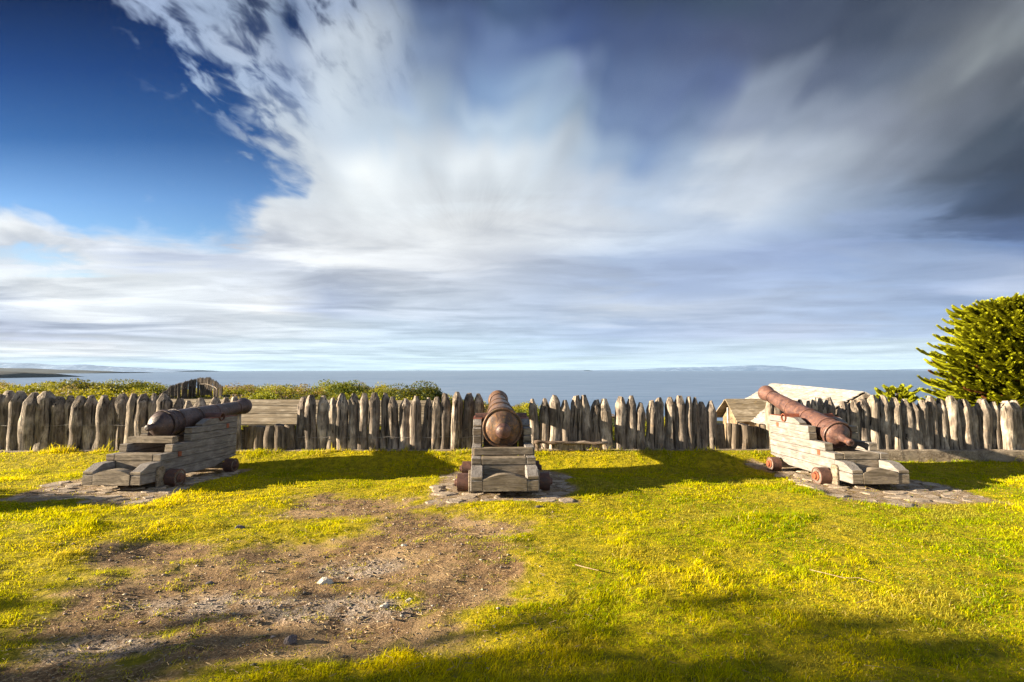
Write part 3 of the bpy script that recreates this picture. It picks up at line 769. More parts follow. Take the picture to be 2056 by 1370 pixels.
    o0 = pv - dr * tail               # base ring position
    P = list(breech) + [(-.002, .180), (-.002, .192), (-.014, .197), (-.014, .209), (.0, .215), (.024, .214), (.034, .208), (.036, .190),
         (.075, .191), (.078, .197), (.09, .197), (.093, .191), (.20, .188), (.203, .202), (.226, .202), (.230, .185), (.235, .182),
         (.62, .161), (.623, .174), (.648, .174), (.652, .158), (1.05, .143), (1.053, .151), (1.07, .151), (1.073, .140)]
    k = r0 / .206
    rn = .113
    tailp = [(L - .30, rn), (L - .297, rn + .012), (L - .275, rn + .012), (L - .272, rn - .001), (L - .19, rn + .006), (L - .11, rn + .026), (L - .06, rn + .036), (L - .03, rn + .034), (L - .015, rn + .026), (L, rn + .022), (L, .062), (L - .25, .06)]
    ncut = min(i for i, q in enumerate(breech) if i > 4 and q[1] > breech[i - 1][1] + .012) - 1
    pr = [(t if t < .3 else t * (L - .35) / 1.6, r_ * k) for t, r_ in P[ncut:]] + [(t, r_ * k) for t, r_ in tailp]
    cz_ = [(t, r_ * k) for t, r_ in P[:ncut + 1]] + [(P[ncut][0] + .03, P[ncut][1] * k * .98)]
    b = MB(); b.lathe(pr, o0, dr, 48)
    br = b.build('barrel', iron, root, smooth=True, sharp=24)
    b = MB(); b.lathe(cz_, o0, dr, 32); b.build('cascabel', knob_mat or iron, br, smooth=True, sharp=40)
    for sgn in (-1, 1):
        b = MB(); x1 = H + (.025 if r0 < .25 else -.02)
        pts = [(.12 * k, .066), (x1, .066), (x1, .052), (x1 - .12, .050)]
        b.lathe([(t, r_ * S) for t, r_ in pts], pv, (sgn, 0, 0), 20)
        b.build('trunnion', M['wheel_iron'] if iron is not M['iron_red'] else M['red_plate'], br, smooth=True, sharp=40)
    return root

def gz(x, y): return float(height(np.array(x), np.array(y)))
B_LEFT = [(-.295, .018), (-.294, .034), (-.285, .044), (-.262, .050), (-.24, .046), (-.215, .044), (-.185, .052), (-.165, .080), (-.14, .115), (-.11, .146), (-.07, .174), (-.035, .189)]
B_MID = [(-.300, .006), (-.297, .026), (-.285, .048), (-.262, .068), (-.235, .078), (-.205, .080), (-.175, .072), (-.145, .056), (-.105, .058), (-.085, .075), (-.065, .115), (-.045, .150), (-.025, .172), (-.012, .180)]
B_RIGHT = [(-.30, .022), (-.305, .030), (-.300, .046), (-.275, .054), (-.25, .050), (-.235, .044), (-.15, .050), (-.10, .060), (-.085, .085), (-.065, .12), (-.045, .15), (-.02, .176), (-.013, .180)]
gun('cannon', 'dark brown cannon on a grey timber carriage at the left, its barrel nearly level',
    (-5.235, 6.40, 0), R(-3.2), .80, 1.0, 5.2, (1.56, .880), .208, 2.02, .74, M['iron_dark'], (.60, .567, .34), .035, breech=B_LEFT)
gun('cannon', 'largest rusty orange cannon in the middle, seen straight from behind its breech',
    (-.09, 6.05, 0), R(3.0), .845, 1.02, 6.2, (1.62, .890), .272, 2.72, .82, M['iron_orange'], (.49, .456, .40), .035, breech=B_MID, knob_mat=M['iron_red'])
gun('cannon', 'reddish rusty cannon at the right with its muzzle raised high, on a sunlit pale carriage',
    (4.815, 6.40, 0), R(0.0), .75, 1.0, 16.3, (1.52, .850), .203, 2.10, .74, M['iron_red'], None, .035, breech=B_RIGHT)

# ---------------------------------------------------------------- paving under the guns, stones, gravel, straw
def flagstones(pad, label):
    cx, cy, a, b_ = pad
    b = MB(); s = .20
    y = cy - b_ * 1.15; row = 0
    while y < cy + b_ * 1.1:
        hgt = s * random.uniform(.6, 1.0); x = cx - a * 1.15 + random.uniform(0, .2)
        while x < cx + a * 1.15:
            w = s * random.uniform(.8, 1.9)
            mx, my = x + w / 2, y + hgt / 2
            if float(pad_f(np.array(mx), np.array(my))) > .04 and random.random() < .78:
                n = random.choice((5, 6, 6, 7)); ring = []
                for k in range(n):
                    ang = 2 * math.pi * (k + random.uniform(-.25, .25)) / n
                    c, s_ = math.cos(ang), math.sin(ang); q = (abs(c) ** 2.6 + abs(s_) ** 2.6) ** (-1 / 2.6)
                    ring.append((mx + c * q * w * .53 * random.uniform(.72, 1.05), my + s_ * q * hgt * .55 * random.uniform(.72, 1.05)))
                zc = gz(mx, my) + random.uniform(-.010, .008); tx, ty = random.uniform(-.05, .05), random.uniform(-.05, .05)
                top = [(px, py, zc + (px - mx) * tx + (py - my) * ty + random.uniform(-.004, .004)) for px, py in ring]
                mid = [(mx + (px - mx) * .86, my + (py - my) * .86, pz + .008) for px, py, pz in top]
                low = [(px, py, pz - .06) for px, py, pz in top]
                vs = low + top + mid; fs = [tuple(range(2 * n, 3 * n))]
                for k in range(n):
                    k2 = (k + 1) % n
                    fs += [(k, k2, n + k2, n + k), (n + k, n + k2, 2 * n + k2, 2 * n + k)]
                b.add(vs, fs)
            x += w + random.uniform(.0, .02)
        y += hgt + random.uniform(.0, .015); row += 1
    tag(b.build('paving', M['paving']), label, 'paving', kind='structure')
flagstones(PADS[0], 'grey stone paving under the left cannon')
flagstones(PADS[1], 'pale broken stone paving under the middle cannon')
flagstones(PADS[2], 'sunlit stone paving under the right cannon')

def rock(name, x, y, sx, sy, sz, m, label, rz=0.0):
    bm = bmesh.new(); bmesh.ops.create_icosphere(bm, subdivisions=2, radius=1)
    for v in bm.verts:
        p = v.co; k = 1 + .28 * math.sin(3.1 * p.x + 1.7 * p.y + x * 9) * math.cos(2.3 * p.z + y * 5) + random.uniform(-.09, .09)
        v.co = Vector((p.x * k * sx, p.y * k * sy, max(p.z, -.5) * k * sz))
    b = MB(); b.bm(bm); o = b.build(name, m)
    o.location = (x, y, gz(x, y) + sz * .28); o.rotation_euler = (random.uniform(-.2, .2), random.uniform(-.2, .2), rz)
    tag(o, label, 'stone', 'loose stones on the worn patch'); return o
rock('stone', -1.44, 3.83, .055, .035, .035, M['stone_white'], 'pale pointed stone on the gravel in the middle of the bare patch', .2)
rock('stone', -.876, 3.40, .032, .022, .018, M['stone_white'], 'flat pale stone at the lower right of the bare patch', .5)
rock('stone', -.73, 3.50, .024, .014, .014, M['stone_white'], 'tiny light sliver of stone right of the flat pale stone', .3)
rock('stone', -1.32, 2.985, .036, .026, .040, M['stone_dark'], 'dark purple grey stone near the bottom of the bare patch', .9)
rock('stone', -2.33, 3.83, .030, .020, .014, M['stone_dark'], 'flat dark flake of stone at the left of the bare patch', .1)
rock('stone', -2.75, 4.98, .05, .03, .022, M['stone_dark'], 'grey stone at the grassy upper edge of the bare patch', .4)
rock('stone', -.99, 4.52, .028, .02, .016, M['stone_white'], 'small buff stone at the upper right of the bare patch', .2)
rock('stone', .30, 5.62, .05, .022, .014, M['stone_dark'], 'thin grey slate lying in the grass in front of the middle cannon', .3)

def scatter_stones():
    n = 9000
    x = rng.uniform(-4, .8, n * 3); y = rng.uniform(2.3, 6.4, n * 3)
    p = .34 * dirt_f(x, y) + .9 * sm(-.15, .5, blob(GRAV, x, y))
    k = rng.random(n * 3) < p; x, y = x[k], y[k]; n = len(x)
    s = rng.uniform(.003, .008, n) * (1 + 1.2 * (rng.random(n) < .08)); z = height(x, y) + s * .25
    base = np.array([(1, 0, 0), (-.4, .9, 0), (-.6, -.8, 0), (.15, .1, .75), (.1, .1, -.6)])
    F = np.array([(0, 1, 3), (1, 2, 3), (2, 0, 3), (1, 0, 4), (2, 1, 4), (0, 2, 4)])
    a = rng.uniform(0, 6.28, n); c, s_ = np.cos(a), np.sin(a)
    bx = base[None] * rng.uniform(.6, 1.4, (n, 5, 3)) * s[:, None, None] * np.array([1.3, 1, .8])
    V = np.empty((n, 5, 3)); V[..., 0] = x[:, None] + bx[..., 0] * c[:, None] - bx[..., 1] * s_[:, None]
    V[..., 1] = y[:, None] + bx[..., 0] * s_[:, None] + bx[..., 1] * c[:, None]; V[..., 2] = z[:, None] + bx[..., 2]
    g = rng.uniform(.06, .46, (n, 1)) ** 1.15; col = g * np.array([1, .83, .66]) * rng.uniform(.9, 1.1, (n, 3))
    L = (F[None] + (np.arange(n) * 5)[:, None, None]).reshape(-1)
    o = np_mesh('gravel', V.reshape(-1, 3), L, np.full(n * 6, 3), M['gravel'], np.repeat(col, 5, 0))
    tag(o, 'fine grey gravel on the worn patch', 'gravel', kind='stuff')
scatter_stones()

def scatter_straw():
    n = 30000
    y = rng.uniform(2.0, 8.8, n); x = rng.uniform(-1, 1, n) * (1.15 * y + .6)
    d = dirt_f(x, y); p = (.045 + .75 * d) * (2.6 / np.maximum(y, 2.6)) ** .8
    k = (rng.random(n) < p) & (pad_f(x, y) < .05); x, y, d = x[k], y[k], d[k]; n = len(x)
    ln = rng.uniform(.015, .055, n) * (1 + 1.4 * (rng.random(n) < .05)); w = rng.uniform(.0009, .0018, n) * np.maximum(1, y / 3.5)
    a = rng.normal(.15, .9, n); z0 = height(x, y) + np.where(d > .5, .003, .022) + rng.uniform(0, .008, n)
    tl = rng.normal(0, .16, n)
    dx, dy = np.cos(a), np.sin(a)
    V = np.empty((n, 4, 3))
    for i, (t, s) in enumerate(((-.5, -1), (.5, -.7), (.5, .7), (-.5, 1))):
        V[:, i, 0] = x + dx * t * ln - dy * s * w; V[:, i, 1] = y + dy * t * ln + dx * s * w; V[:, i, 2] = z0 + np.sin(tl) * t * ln + .001 * s
    col = np.array([.44, .32, .16]) * rng.uniform(.45, 1.1, (n, 1)) * (.6 + .4 * d[:, None])
    o = np_mesh('straw', V.reshape(-1, 3), np.arange(n * 4), np.full(n, 4), M['straw'], np.repeat(col, 4, 0))
    tag(o, 'dry straw lying on the worn patch and in the turf', 'straw', kind='stuff')
scatter_straw()

def twig(pts, r, label):
    b = MB(); P = [(x, y, gz(x, y) + dz) for x, y, dz in pts]; b.tube(P, [r * (1 - .5 * i / len(P)) for i in range(len(P))], 5)
    tag(b.build('twig', M['straw_wood']), label, 'twig')
M['straw_wood'] = stone_mat('dry_twig', (.30, .20, .11), (.48, .35, .21), (.58, .46, .31), 30)
twig([(2.30, 3.84, .03), (2.38, 3.75, .034), (2.46, 3.68, .036), (2.55, 3.66, .033), (2.62, 3.60, .028)], .003, 'forked dry twig lying in the grass at the lower right')
twig([(.50, 3.92, .035), (.58, 3.86, .04), (.66, 3.80, .03)], .004, 'short straight dry twig lying in the grass right of the bare patch')

# ---------------------------------------------------------------- grass
def grass():
    n = 820000
    t = rng.random(n); y0, y1, e = 1.9, 9.05, .42
    y = (y0 ** e + t * (y1 ** e - y0 ** e)) ** (1 / e)
    x = rng.uniform(-1, 1, n) * (1.14 * y + .55)
    D = dirt_f(x, y); pd = pad_f(x, y)
    cl = fbm(x * 3.2, y * 3.2, 61, 4); fine = fbm(x * 13, y * 13, 64, 3)
    spot = fbm(x * 4.5, y * 9, 66, 3); keep = ((1 - .985 * sm(.10, .74, D + (cl - .5) * 1.0 + (spot - .5) * 1.7)) * (.30 + .70 * sm(.25, .5, fine)) + .55 * sm(.57, .68, fbm(x * 5.5, y * 9.5, 68, 3)) * sm(.2, .5, D)) * (1 - .975 * sm(-.10, .10, pd + (fine - .5) * .35))
    k = rng.random(n) < keep; x, y, cl, fine, D, pd = x[k], y[k], cl[k], fine[k], D[k], pd[k]; n = len(x)
    big = fbm(x * .75, y * .75, 71, 4)
    h = rng.gamma(5, .2, n) * (.012 + .017 * sm(.35, .75, cl)) * (1 - .45 * sm(.1, .6, D))
    tuft = sm(.66, .76, fbm(x * 1.9, y * 1.9, 81, 3))
    h = h * (1 + .9 * tuft)
    berm = sm(8.55, 8.95, y); h = h * (1 + 1.2 * berm * sm(.4, .65, cl))
    w = rng.uniform(.0011, .0021, n) * np.maximum(1.0, y / 3.0) ** .8
    a = rng.uniform(0, 6.283, n); lean = rng.uniform(.15, 1.5, n) * h; la = rng.normal(.3, 1.3, n)
    z = height(x, y) - .004
    ca, sa = np.cos(a), np.sin(a); lx, ly = np.cos(la) * lean, np.sin(la) * lean
    V = np.empty((n, 5, 3))
    for i, (s, q, hh, wl) in enumerate(((-1, 0, 0, 1), (1, 0, 0, 1), (1, .38, .62, .8), (-1, .38, .62, .8), (0, 1, 1, 0))):
        V[:, i, 0] = x + ca * s * w * wl + lx * q; V[:, i, 1] = y + sa * s * w * wl + ly * q
        V[:, i, 2] = z + hh * h * (1 - .25 * lean / h * q)
    G = np.array([.17, .28, .003]); YG = np.array([.72, .66, .003]); GOLD = np.array([.90, .69, .005]); ST = np.array([.66, .50, .24])
    m = sm(.36, .74, big * .62 + cl * .35 + rng.random(n) * .30 - .12)[:, None]
    col = G * (1 - m) + YG * m
    g = (rng.random(n) < .12 + .34 * sm(.48, .72, big))[:, None] * rng.uniform(.4, 1, (n, 1)); col = col * (1 - g) + GOLD * g
    s = (rng.random(n) < .045 + .25 * sm(.15, .6, D) + .12 * berm)[:, None] * rng.uniform(.5, 1, (n, 1)); col = col * (1 - s) + ST * s
    pt = sm(.56, .70, fbm(x * 1.3, y * 1.3, 301, 4))[:, None] * .55 * (1 - berm[:, None]); col = col * (1 - pt) + np.array([.27, .37, .004]) * pt
    br = sm(.58, .70, fbm(x * 2.6, y * 2.6, 311, 4))[:, None] * .36; col = col * (1 - br) + np.array([.42, .29, .09]) * br
    col = col * rng.uniform(.55, 1.2, (n, 1))
    o5 = np.arange(n)[:, None] * 5
    L = (o5 + np.array([0, 1, 2, 3, 3, 2, 4])).reshape(-1)
    T = np.tile(np.array([4, 3]), n)
    o = np_mesh('grass', V.reshape(-1, 3), L, T, M['grass'], np.repeat(col, 5, 0))
    tag(o, 'short yellow green turf around the cannons', 'grass', kind='stuff')
    print('grass blades', n)
grass()

# ---------------------------------------------------------------- beyond the fence: cabins
def slope_roof(P0, P1, Q0, Q1, nrow, thick, gap, wave, along=True):
    """boards over the slope between ridge P0-P1 and eave Q0-Q1; along: boards run ridge to eave"""
    b = MB(); P0, P1, Q0, Q1 = map(Vector, (P0, P1, Q0, Q1))
    nrm = (P1 - P0).cross(Q0 - P0).normalized()
    if nrm.z < 0: nrm = -nrm
    for i in range(nrow):
        t0 = i / nrow + gap / nrow; t1 = (i + 1) / nrow - gap / nrow
        if along: A, B, C, D_ = P0.lerp(P1, t0), P0.lerp(P1, t1), Q0.lerp(Q1, t1), Q0.lerp(Q1, t0)
        else: A, B, C, D_ = P0.lerp(Q0, t0), P1.lerp(Q1, t0), P1.lerp(Q1, t1), P0.lerp(Q0, t1)
        o = nrm * random.uniform(0, wave); o2 = nrm * random.uniform(0, wave)
        e = (D_ - A).normalized() * random.uniform(-.04, .05) if along else (B - A).normalized() * random.uniform(-.05, .05)
        lo = [A + o, B + o2, C + o2 + e, D_ + o + e] if along else [A + o, B + o + e, C + o2 + e, D_ + o2]
        hi = [p + nrm * thick for p in lo]
        b.add(lo + hi, [(0, 1, 2, 3), (4, 7, 6, 5), (0, 4, 5, 1), (1, 5, 6, 2), (2, 6, 7, 3), (3, 7, 4, 0)])
    return b

def lap_roof(P0, P1, Q0, Q1, nrow, thick, seg):
    """lapped boards running along the slope, each course broken into boards of uneven length"""
    b = MB(); P0, P1, Q0, Q1 = map(Vector, (P0, P1, Q0, Q1))
    nrm = (P1 - P0).cross(Q0 - P0).normalized()
    if nrm.z < 0: nrm = -nrm
    for i in range(nrow):
        t0 = max(0, (i - .15) / nrow); t1 = (i + 1 + random.uniform(-.06, .06)) / nrow
        cuts = sorted([0, 1] + [random.uniform(.08, .92) for _ in range(seg)])
        for a, c in zip(cuts[:-1], cuts[1:]):
            a += .0012; c -= .0012
            up_ = random.uniform(0, .008); lo_ = thick + random.uniform(.0, .03)
            A, B = P0.lerp(P1, a).lerp(Q0.lerp(Q1, a), t0) + nrm * up_, P0.lerp(P1, c).lerp(Q0.lerp(Q1, c), t0) + nrm * up_
            C, D_ = P0.lerp(P1, c).lerp(Q0.lerp(Q1, c), t1) + nrm * lo_, P0.lerp(P1, a).lerp(Q0.lerp(Q1, a), t1) + nrm * (lo_ + random.uniform(-.01, .01))
            lo = [A, B, C, D_]; hi = [p + nrm * thick for p in lo]
            b.add(lo + hi, [(0, 1, 2, 3), (4, 7, 6, 5), (0, 4, 5, 1), (1, 5, 6, 2), (2, 6, 7, 3), (3, 7, 4, 0)])
    return b

# long low cabin roofed with split poles behind the left gap
c = empty('cabin', (-6.9, 14.8, -1.7)); tag(c, 'long low cabin with a pole roof behind the gap in the left palisade', 'cabin', 'cabins below the fort')
def rel(root, b):
    for i, p in enumerate(b.v): b.v[i] = tuple(Vector(p) - root.location)
    return b
b = slope_roof((-11.6, 16.0, .60), (-2.55, 16.0, .53), (-11.2, 13.5, .06), (-2.5, 13.5, .03), 30, .05, .05, .022, False)
rel(c, b).build('roof', M['pole_roof'], c)
b = slope_roof((-11.6, 16.06, .57), (-2.55, 16.06, .50), (-11.6, 18.4, -.1), (-2.55, 18.4, -.1), 20, .05, .06, .02, False); rel(c, b).build('roof', M['pole_roof'], c)
b = MB(); 
for i in range(7): b.box(-11.0, -2.8, 13.85 + random.uniform(-.02, .02), 14.03, -2.2 + i * .3, -2.2 + i * .3 + .285, .02, .004)
rel(c, b).build('front_wall', M['hut_wall'], c)
b = MB(); b.prism([(14.05, -2.2), (14.05, .08), (16.0, .44), (18.2, -.2), (18.2, -2.2)], -2.95, -2.8, .01); rel(c, b).build('gable_wall', M['hut_wall'], c)
b = MB(); b.prism([(14.05, -2.2), (14.05, .08), (16.0, .44), (18.2, -.2), (18.2, -2.2)], -11.0, -10.85, .01); rel(c, b).build('gable_wall', M['hut_wall'], c)

# big house with the bleached board roof behind the raised cannon
c = empty('house', (9.4, 17.0, -3.2)); tag(c, 'big house with a sun bleached board roof behind the raised cannon', 'house', 'cabins below the fort')
A = Vector((11.3, 21.0, .97)); B = Vector((9.43, 13.0, .97)); wv = Vector((-.973, .231, 0)) * 1.95; dz = Vector((0, 0, -1.23))
ev_a, ev_b = A + wv + dz, B + wv + dz
rel(c, lap_roof(A, B, ev_a, ev_b, 14, .022, 3)).build('roof', M['board'], c)
rel(c, slope_roof(A + Vector((.02, 0, -.02)), B + Vector((.02, 0, -.02)), A - wv + dz, B - wv + dz, 13, .035, .012, .02, False)).build('roof', M['board'], c)
dirv = (B - A).normalized()
for sgn, nm in ((1, 'gable_wall'), (-1, 'gable_wall')):
    E = (B - dirv * .45) if sgn > 0 else (A + dirv * .4)
    l, r_, ap = E + wv * .86 + dz * .86, E - wv * .86 + dz * .86, E + Vector((0, 0, -.05))
    b = MB(); lo = Vector((0, 0, -3.0)); t = dirv * -.12
    v0 = [l + lo, r_ + lo, r_ - Vector((0, 0, .05)), ap, l - Vector((0, 0, .05))]
    v1 = [p + t * sgn for p in v0]; n = 5
    b.add(v0 + v1, [tuple(range(n)), tuple(range(2 * n - 1, n - 1, -1))] + [(i, n + i, n + (i + 1) % n, (i + 1) % n) for i in range(n)])
    rel(c, b).build(nm, M['hut_wall'], c)
for s_ in (1, -1):
    b = MB()
    for i in range(9):
        p0 = A + dirv * .5 + wv * .86 * s_ + dz * .95; p1 = B - dirv * .5 + wv * .86 * s_ + dz * .95
        o = Vector((0, 0, -.30 * i)); u_ = wv.normalized() * .09
        q = [p0 + o - u_, p1 + o - u_, p1 + o + u_, p0 + o + u_]; q2 = [p - Vector((0, 0, .285)) for p in q]
        b.add(q + q2, [(0, 1, 2, 3), (7, 6, 5, 4), (0, 4, 5, 1), (1, 5, 6, 2), (2, 6, 7, 3), (3, 7, 4, 0)])
    rel(c, b).build('side_wall', M['hut_wall'], c)
b = MB()
for s_ in (1, -1):
    p0 = B + dirv * .02 + Vector((0, 0, -.03)); p1 = B + dirv * .02 + wv * s_ + dz + Vector((0, 0, -.03)); d_ = dirv * .05
    q = [p0, p1, p1 - Vector((0, 0, .11)), p0 - Vector((0, 0, .11))]; q2 = [p + d_ for p in q]
    b.add(q + q2, [(0, 1, 2, 3), (7, 6, 5, 4), (0, 4, 5, 1), (1, 5, 6, 2), (2, 6, 7, 3), (3, 7, 4, 0)])
rel(c, b).build('barge_board', M['post'], c)

# small hut left of it
c = empty('hut', (9.2, 18.2, -3.2)); tag(c, 'small hut with a shingled gable roof left of the bleached roof', 'hut', 'cabins below the fort')
rel(c, slope_roof((7.88, 18, .47), (11.2, 18, .47), (7.88, 17.1, -.28), (11.2, 17.1, -.28), 9, .03, .02, .02, False)).build('roof', M['pole_roof'], c)
rel(c, slope_roof((7.88, 18.02, .45), (11.2, 18.02, .45), (7.80, 18.98, -.30), (11.2, 18.98, -.30), 9, .03, .02, .02, False)).build('roof', M['pole_roof'], c)
b = MB(); b.prism([(17.3, -3.2), (17.3, -.22), (18.0, .38), (18.78, -.24), (18.78, -3.2)], 8.12, 8.24, .01); rel(c, b).build('gable_wall', M['hut_wall'], c)
b = MB(); b.box(8.25, 11.0, 17.32, 17.42, -3.2, -.25, .01); rel(c, b).build('front_wall', M['hut_wall'], c)
b = MB(); b.box(8.06, 8.115, 18.2, 18.28, -2.0, .16, .005); rel(c, b).build('corner_post', M['board'], c)

# ---------------------------------------------------------------- weathered pole and plank before the posts
b = MB(); n = 16
pts = [(.40 + 1.34 * i / n, 8.90 + .012 * math.sin(i * .8), .275 - .02 * i / n + .008 * math.sin(i * 1.3)) for i in range(n + 1)]
b.tube(pts, [.030 + .006 * math.sin(i * 1.9) for i in range(n + 1)], 9)
b.tube([(.52, 8.90, .27), (.55, 8.86, .20), (.57, 8.85, .17)], .012, 6); b.tube([(1.70, 8.90, .25), (1.715, 8.87, .19), (1.72, 8.87, .16)], .010, 6)
tag(b.build('pole', M['log'], smooth=True), 'weathered horizontal pole lying low across the posts right of the middle cannon', 'pole')
b = MB(); b.box(.72, 1.36, 8.93, 8.97, .118, .235, .006, .004)
tag(b.build('plank', M['post']), 'short grey plank on edge under the weathered pole', 'plank')
for x in (.455, 1.62):
    b = MB(); b.tube([(x, 8.99, .0), (x + .008, 8.985, .12), (x, 8.93, .245)], .03, 7)
    tag(b.build('stub_post', M['log']), 'dark stub holding the ' + ('left' if x < 1 else 'right') + ' end of the weathered pole', 'stub', 'stubs under the weathered pole')

# ---------------------------------------------------------------- the small palisade on the rise
c = empty('distant_palisade', (-26.5, 40, -1.0)); tag(c, 'curving grey palisade on the scrubby rise beyond the left fence', 'palisade')
fp = [(296, 802), (322, 790), (345, 772), (370, 764), (400, 757), (421, 756.5), (436, 765), (446, 773)]
arcx = [p[0] for p in fp]; N_ = 62
tops = []
for i in range(N_):
    px = 296 + 150 * i / (N_ - 1); py = np.interp(px, arcx, [p[1] for p in fp]) + random.uniform(-1.3, 1.3)
    dd = 37 + 6.5 * math.sin((px - 296) / 150 * 2.4)
    uu, vv_ = px_uv(px, py); tops.append((uu * dd, dd, 1.6 + vv_ * dd))
variants = []
for i, (x, y, z) in enumerate(tops):
    if i < 6:
        r = random.uniform(.05, .08); b = MB()
        b.lathe([(-1.6, r), (-.2, r * random.uniform(.85, 1)), (-.1, r * .8), (0, r * .25)], (0, 0, 0), (0, 0, 1), 7)
        o = b.build('post', M['far_post'], c); variants.append(o)
    else:
        o = variants[i % 6].copy(); COL.objects.link(o); o.parent = c
    o.location = Vector((x, y, z)) - c.location; o.rotation_euler = (random.uniform(-.06, .06), random.uniform(-.06, .06), random.uniform(0, 6))
b = MB(); b.tube([tuple(Vector((x, y - .12, z - .62 + .02 * math.sin(i))) - c.location) for i, (x, y, z) in enumerate(tops[4:-2:2])], .035, 6); b.build('rail', M['post'], c)

# ---------------------------------------------------------------- scrub and bushes
def leaves(cx, cy, cz, rx, rz, cnt, size, cols, lumps=5, flat=.0):
    """leaf quads through the volume of lumpy bushes; arrays of bushes at once"""
    out_v = []; out_c = []
    for i in range(len(cx)):
        k = int(cnt[i]); nl = lumps
        lo = rng.normal(0, .38, (nl, 3)) * np.array([rx[i], rx[i], rz[i] * .6]); lo[:, 2] += rz[i] * .25
        li = rng.integers(0, nl, k)
        d = rng.normal(0, 1, (k, 3)); d /= np.linalg.norm(d, axis=1)[:, None]
        rad = rng.random(k) ** .28
        p = lo[li] + d * rad[:, None] * np.array([rx[i], rx[i], rz[i]]) * rng.uniform(.42, .66, (nl, 1))[li]
        p[:, 2] = np.abs(p[:, 2])
        p += np.array([cx[i], cy[i], cz[i]])
        s = size * rng.uniform(.6, 1.3, k)
        a = rng.normal(0, 1, (k, 3)); a /= np.linalg.norm(a, axis=1)[:, None]
        b_ = np.cross(a, d + rng.normal(0, .5, (k, 3))); b_ /= (np.linalg.norm(b_, axis=1)[:, None] + 1e-6)
        V = np.stack([p - a * s[:, None], p + b_ * s[:, None] * .55, p + a * s[:, None], p - b_ * s[:, None] * .55], 1)
        cc = cols[i] * rng.uniform(.7, 1.3, (k, 1))
        out_v.append(V.reshape(-1, 3)); out_c.append(np.repeat(cc, 4, 0))
    return np.concatenate(out_v), np.concatenate(out_c)

SH = np.array([(.07, .105, .008), (.16, .175, .008), (.30, .27, .008), (.03, .05, .008), (.17, .11, .075), (.25, .17, .05)])
def scrub():
    n = 1000
    y = rng.uniform(19.5, 58, n); x = rng.uniform(-1.4, .35, n) * y
    rid = np.interp(x / y, RIDGE[:, 0], RIDGE[:, 1])
    big = fbm(x * .12, y * .12, 141, 3)
    k = ((rid > -2.2) | (rng.random(n) < .4)) & ~((x > -12.2) & (x < -2) & (y < 20.5)) & ~((x > 6) & (y < 26)) & ~((np.abs(x / y + .665) < .058) & (y > 26) & (y < 45))
    x, y, big = x[k], y[k], big[k]; n = len(x)
    z = height(x, y) - .12
    rx = rng.uniform(.6, 1.5, n); rz = rx * rng.uniform(.55, .85, n)
    ty = np.where(big > .55, rng.choice([4, 5, 2, 1], n), rng.choice([0, 1, 2, 1, 3], n))
    ty = np.where(rng.random(n) < .3, rng.choice([0, 3, 3, 1, 4, 2], n), ty)
    V, C = leaves(x, y, z, rx, rz, 420 * rx, .078, SH[ty])
    m = len(V) // 4
    o = np_mesh('scrub', V, np.arange(len(V)), np.full(m, 4), M['leaf'], C)
    tag(o, 'low yellow green and heathery scrub on the slope beyond the fence', 'scrub', kind='stuff')
scrub()

def bush(px, py, D, w, h, label, col, cnt=1500, size=.07):
    u_, v_ = px_uv(px, py); x, y = u_ * D, D; zt = 1.6 + v_ * D
    root = empty('bush', (x, y, zt - h)); tag(root, label, 'bush', 'rounded bushes in the scrub')
    V, C = leaves([0], [0], [0], [w], [h], [cnt], size, [np.array(col)], 9)
    V[:, 2] *= h / max(V[:, 2].max(), .1)
    np_mesh('foliage', V, np.arange(len(V)), np.full(len(V) // 4, 4), M['leaf'], C, parent=root)
    b = MB()
    for k in range(4):
        a = k * 1.7; b.tube([(0, 0, -.5), (.1 * math.cos(a), .1 * math.sin(a), h * .3), (w * .4 * math.cos(a), w * .4 * math.sin(a), h * .7)], [.05, .04, .015], 6)
    b.build('stem', M['bark'], root)
bush(200, 757, 44, 3.0, 1.7, 'dark rounded bush standing above the scrub left of the distant palisade', (.032, .056, .009), 7500, .09)
bush(272, 762, 45, 2.2, 1.3, 'mid green bush between the dark rounded bush and the distant palisade', (.09, .12, .010), 3600, .09)
bush(690, 760, 46, 2.6, 1.5, 'domed bright green bush on the skyline right of the pole roof', (.09, .125, .010), 5200, .09)
bush(836, 763, 40, 2.2, 1.7, 'large dark domed bush on the skyline left of the middle cannon', (.034, .055, .010), 8500, .085)
bush(868, 776, 39, 1.3, 1.1, 'small dark bush at the right foot of the large domed bush', (.035, .055, .010), 3000, .08)
bush(522, 783, 28, 1.2, .9, 'bright green bush just above the pole roof', (.18, .21, .008), 3000, .065)

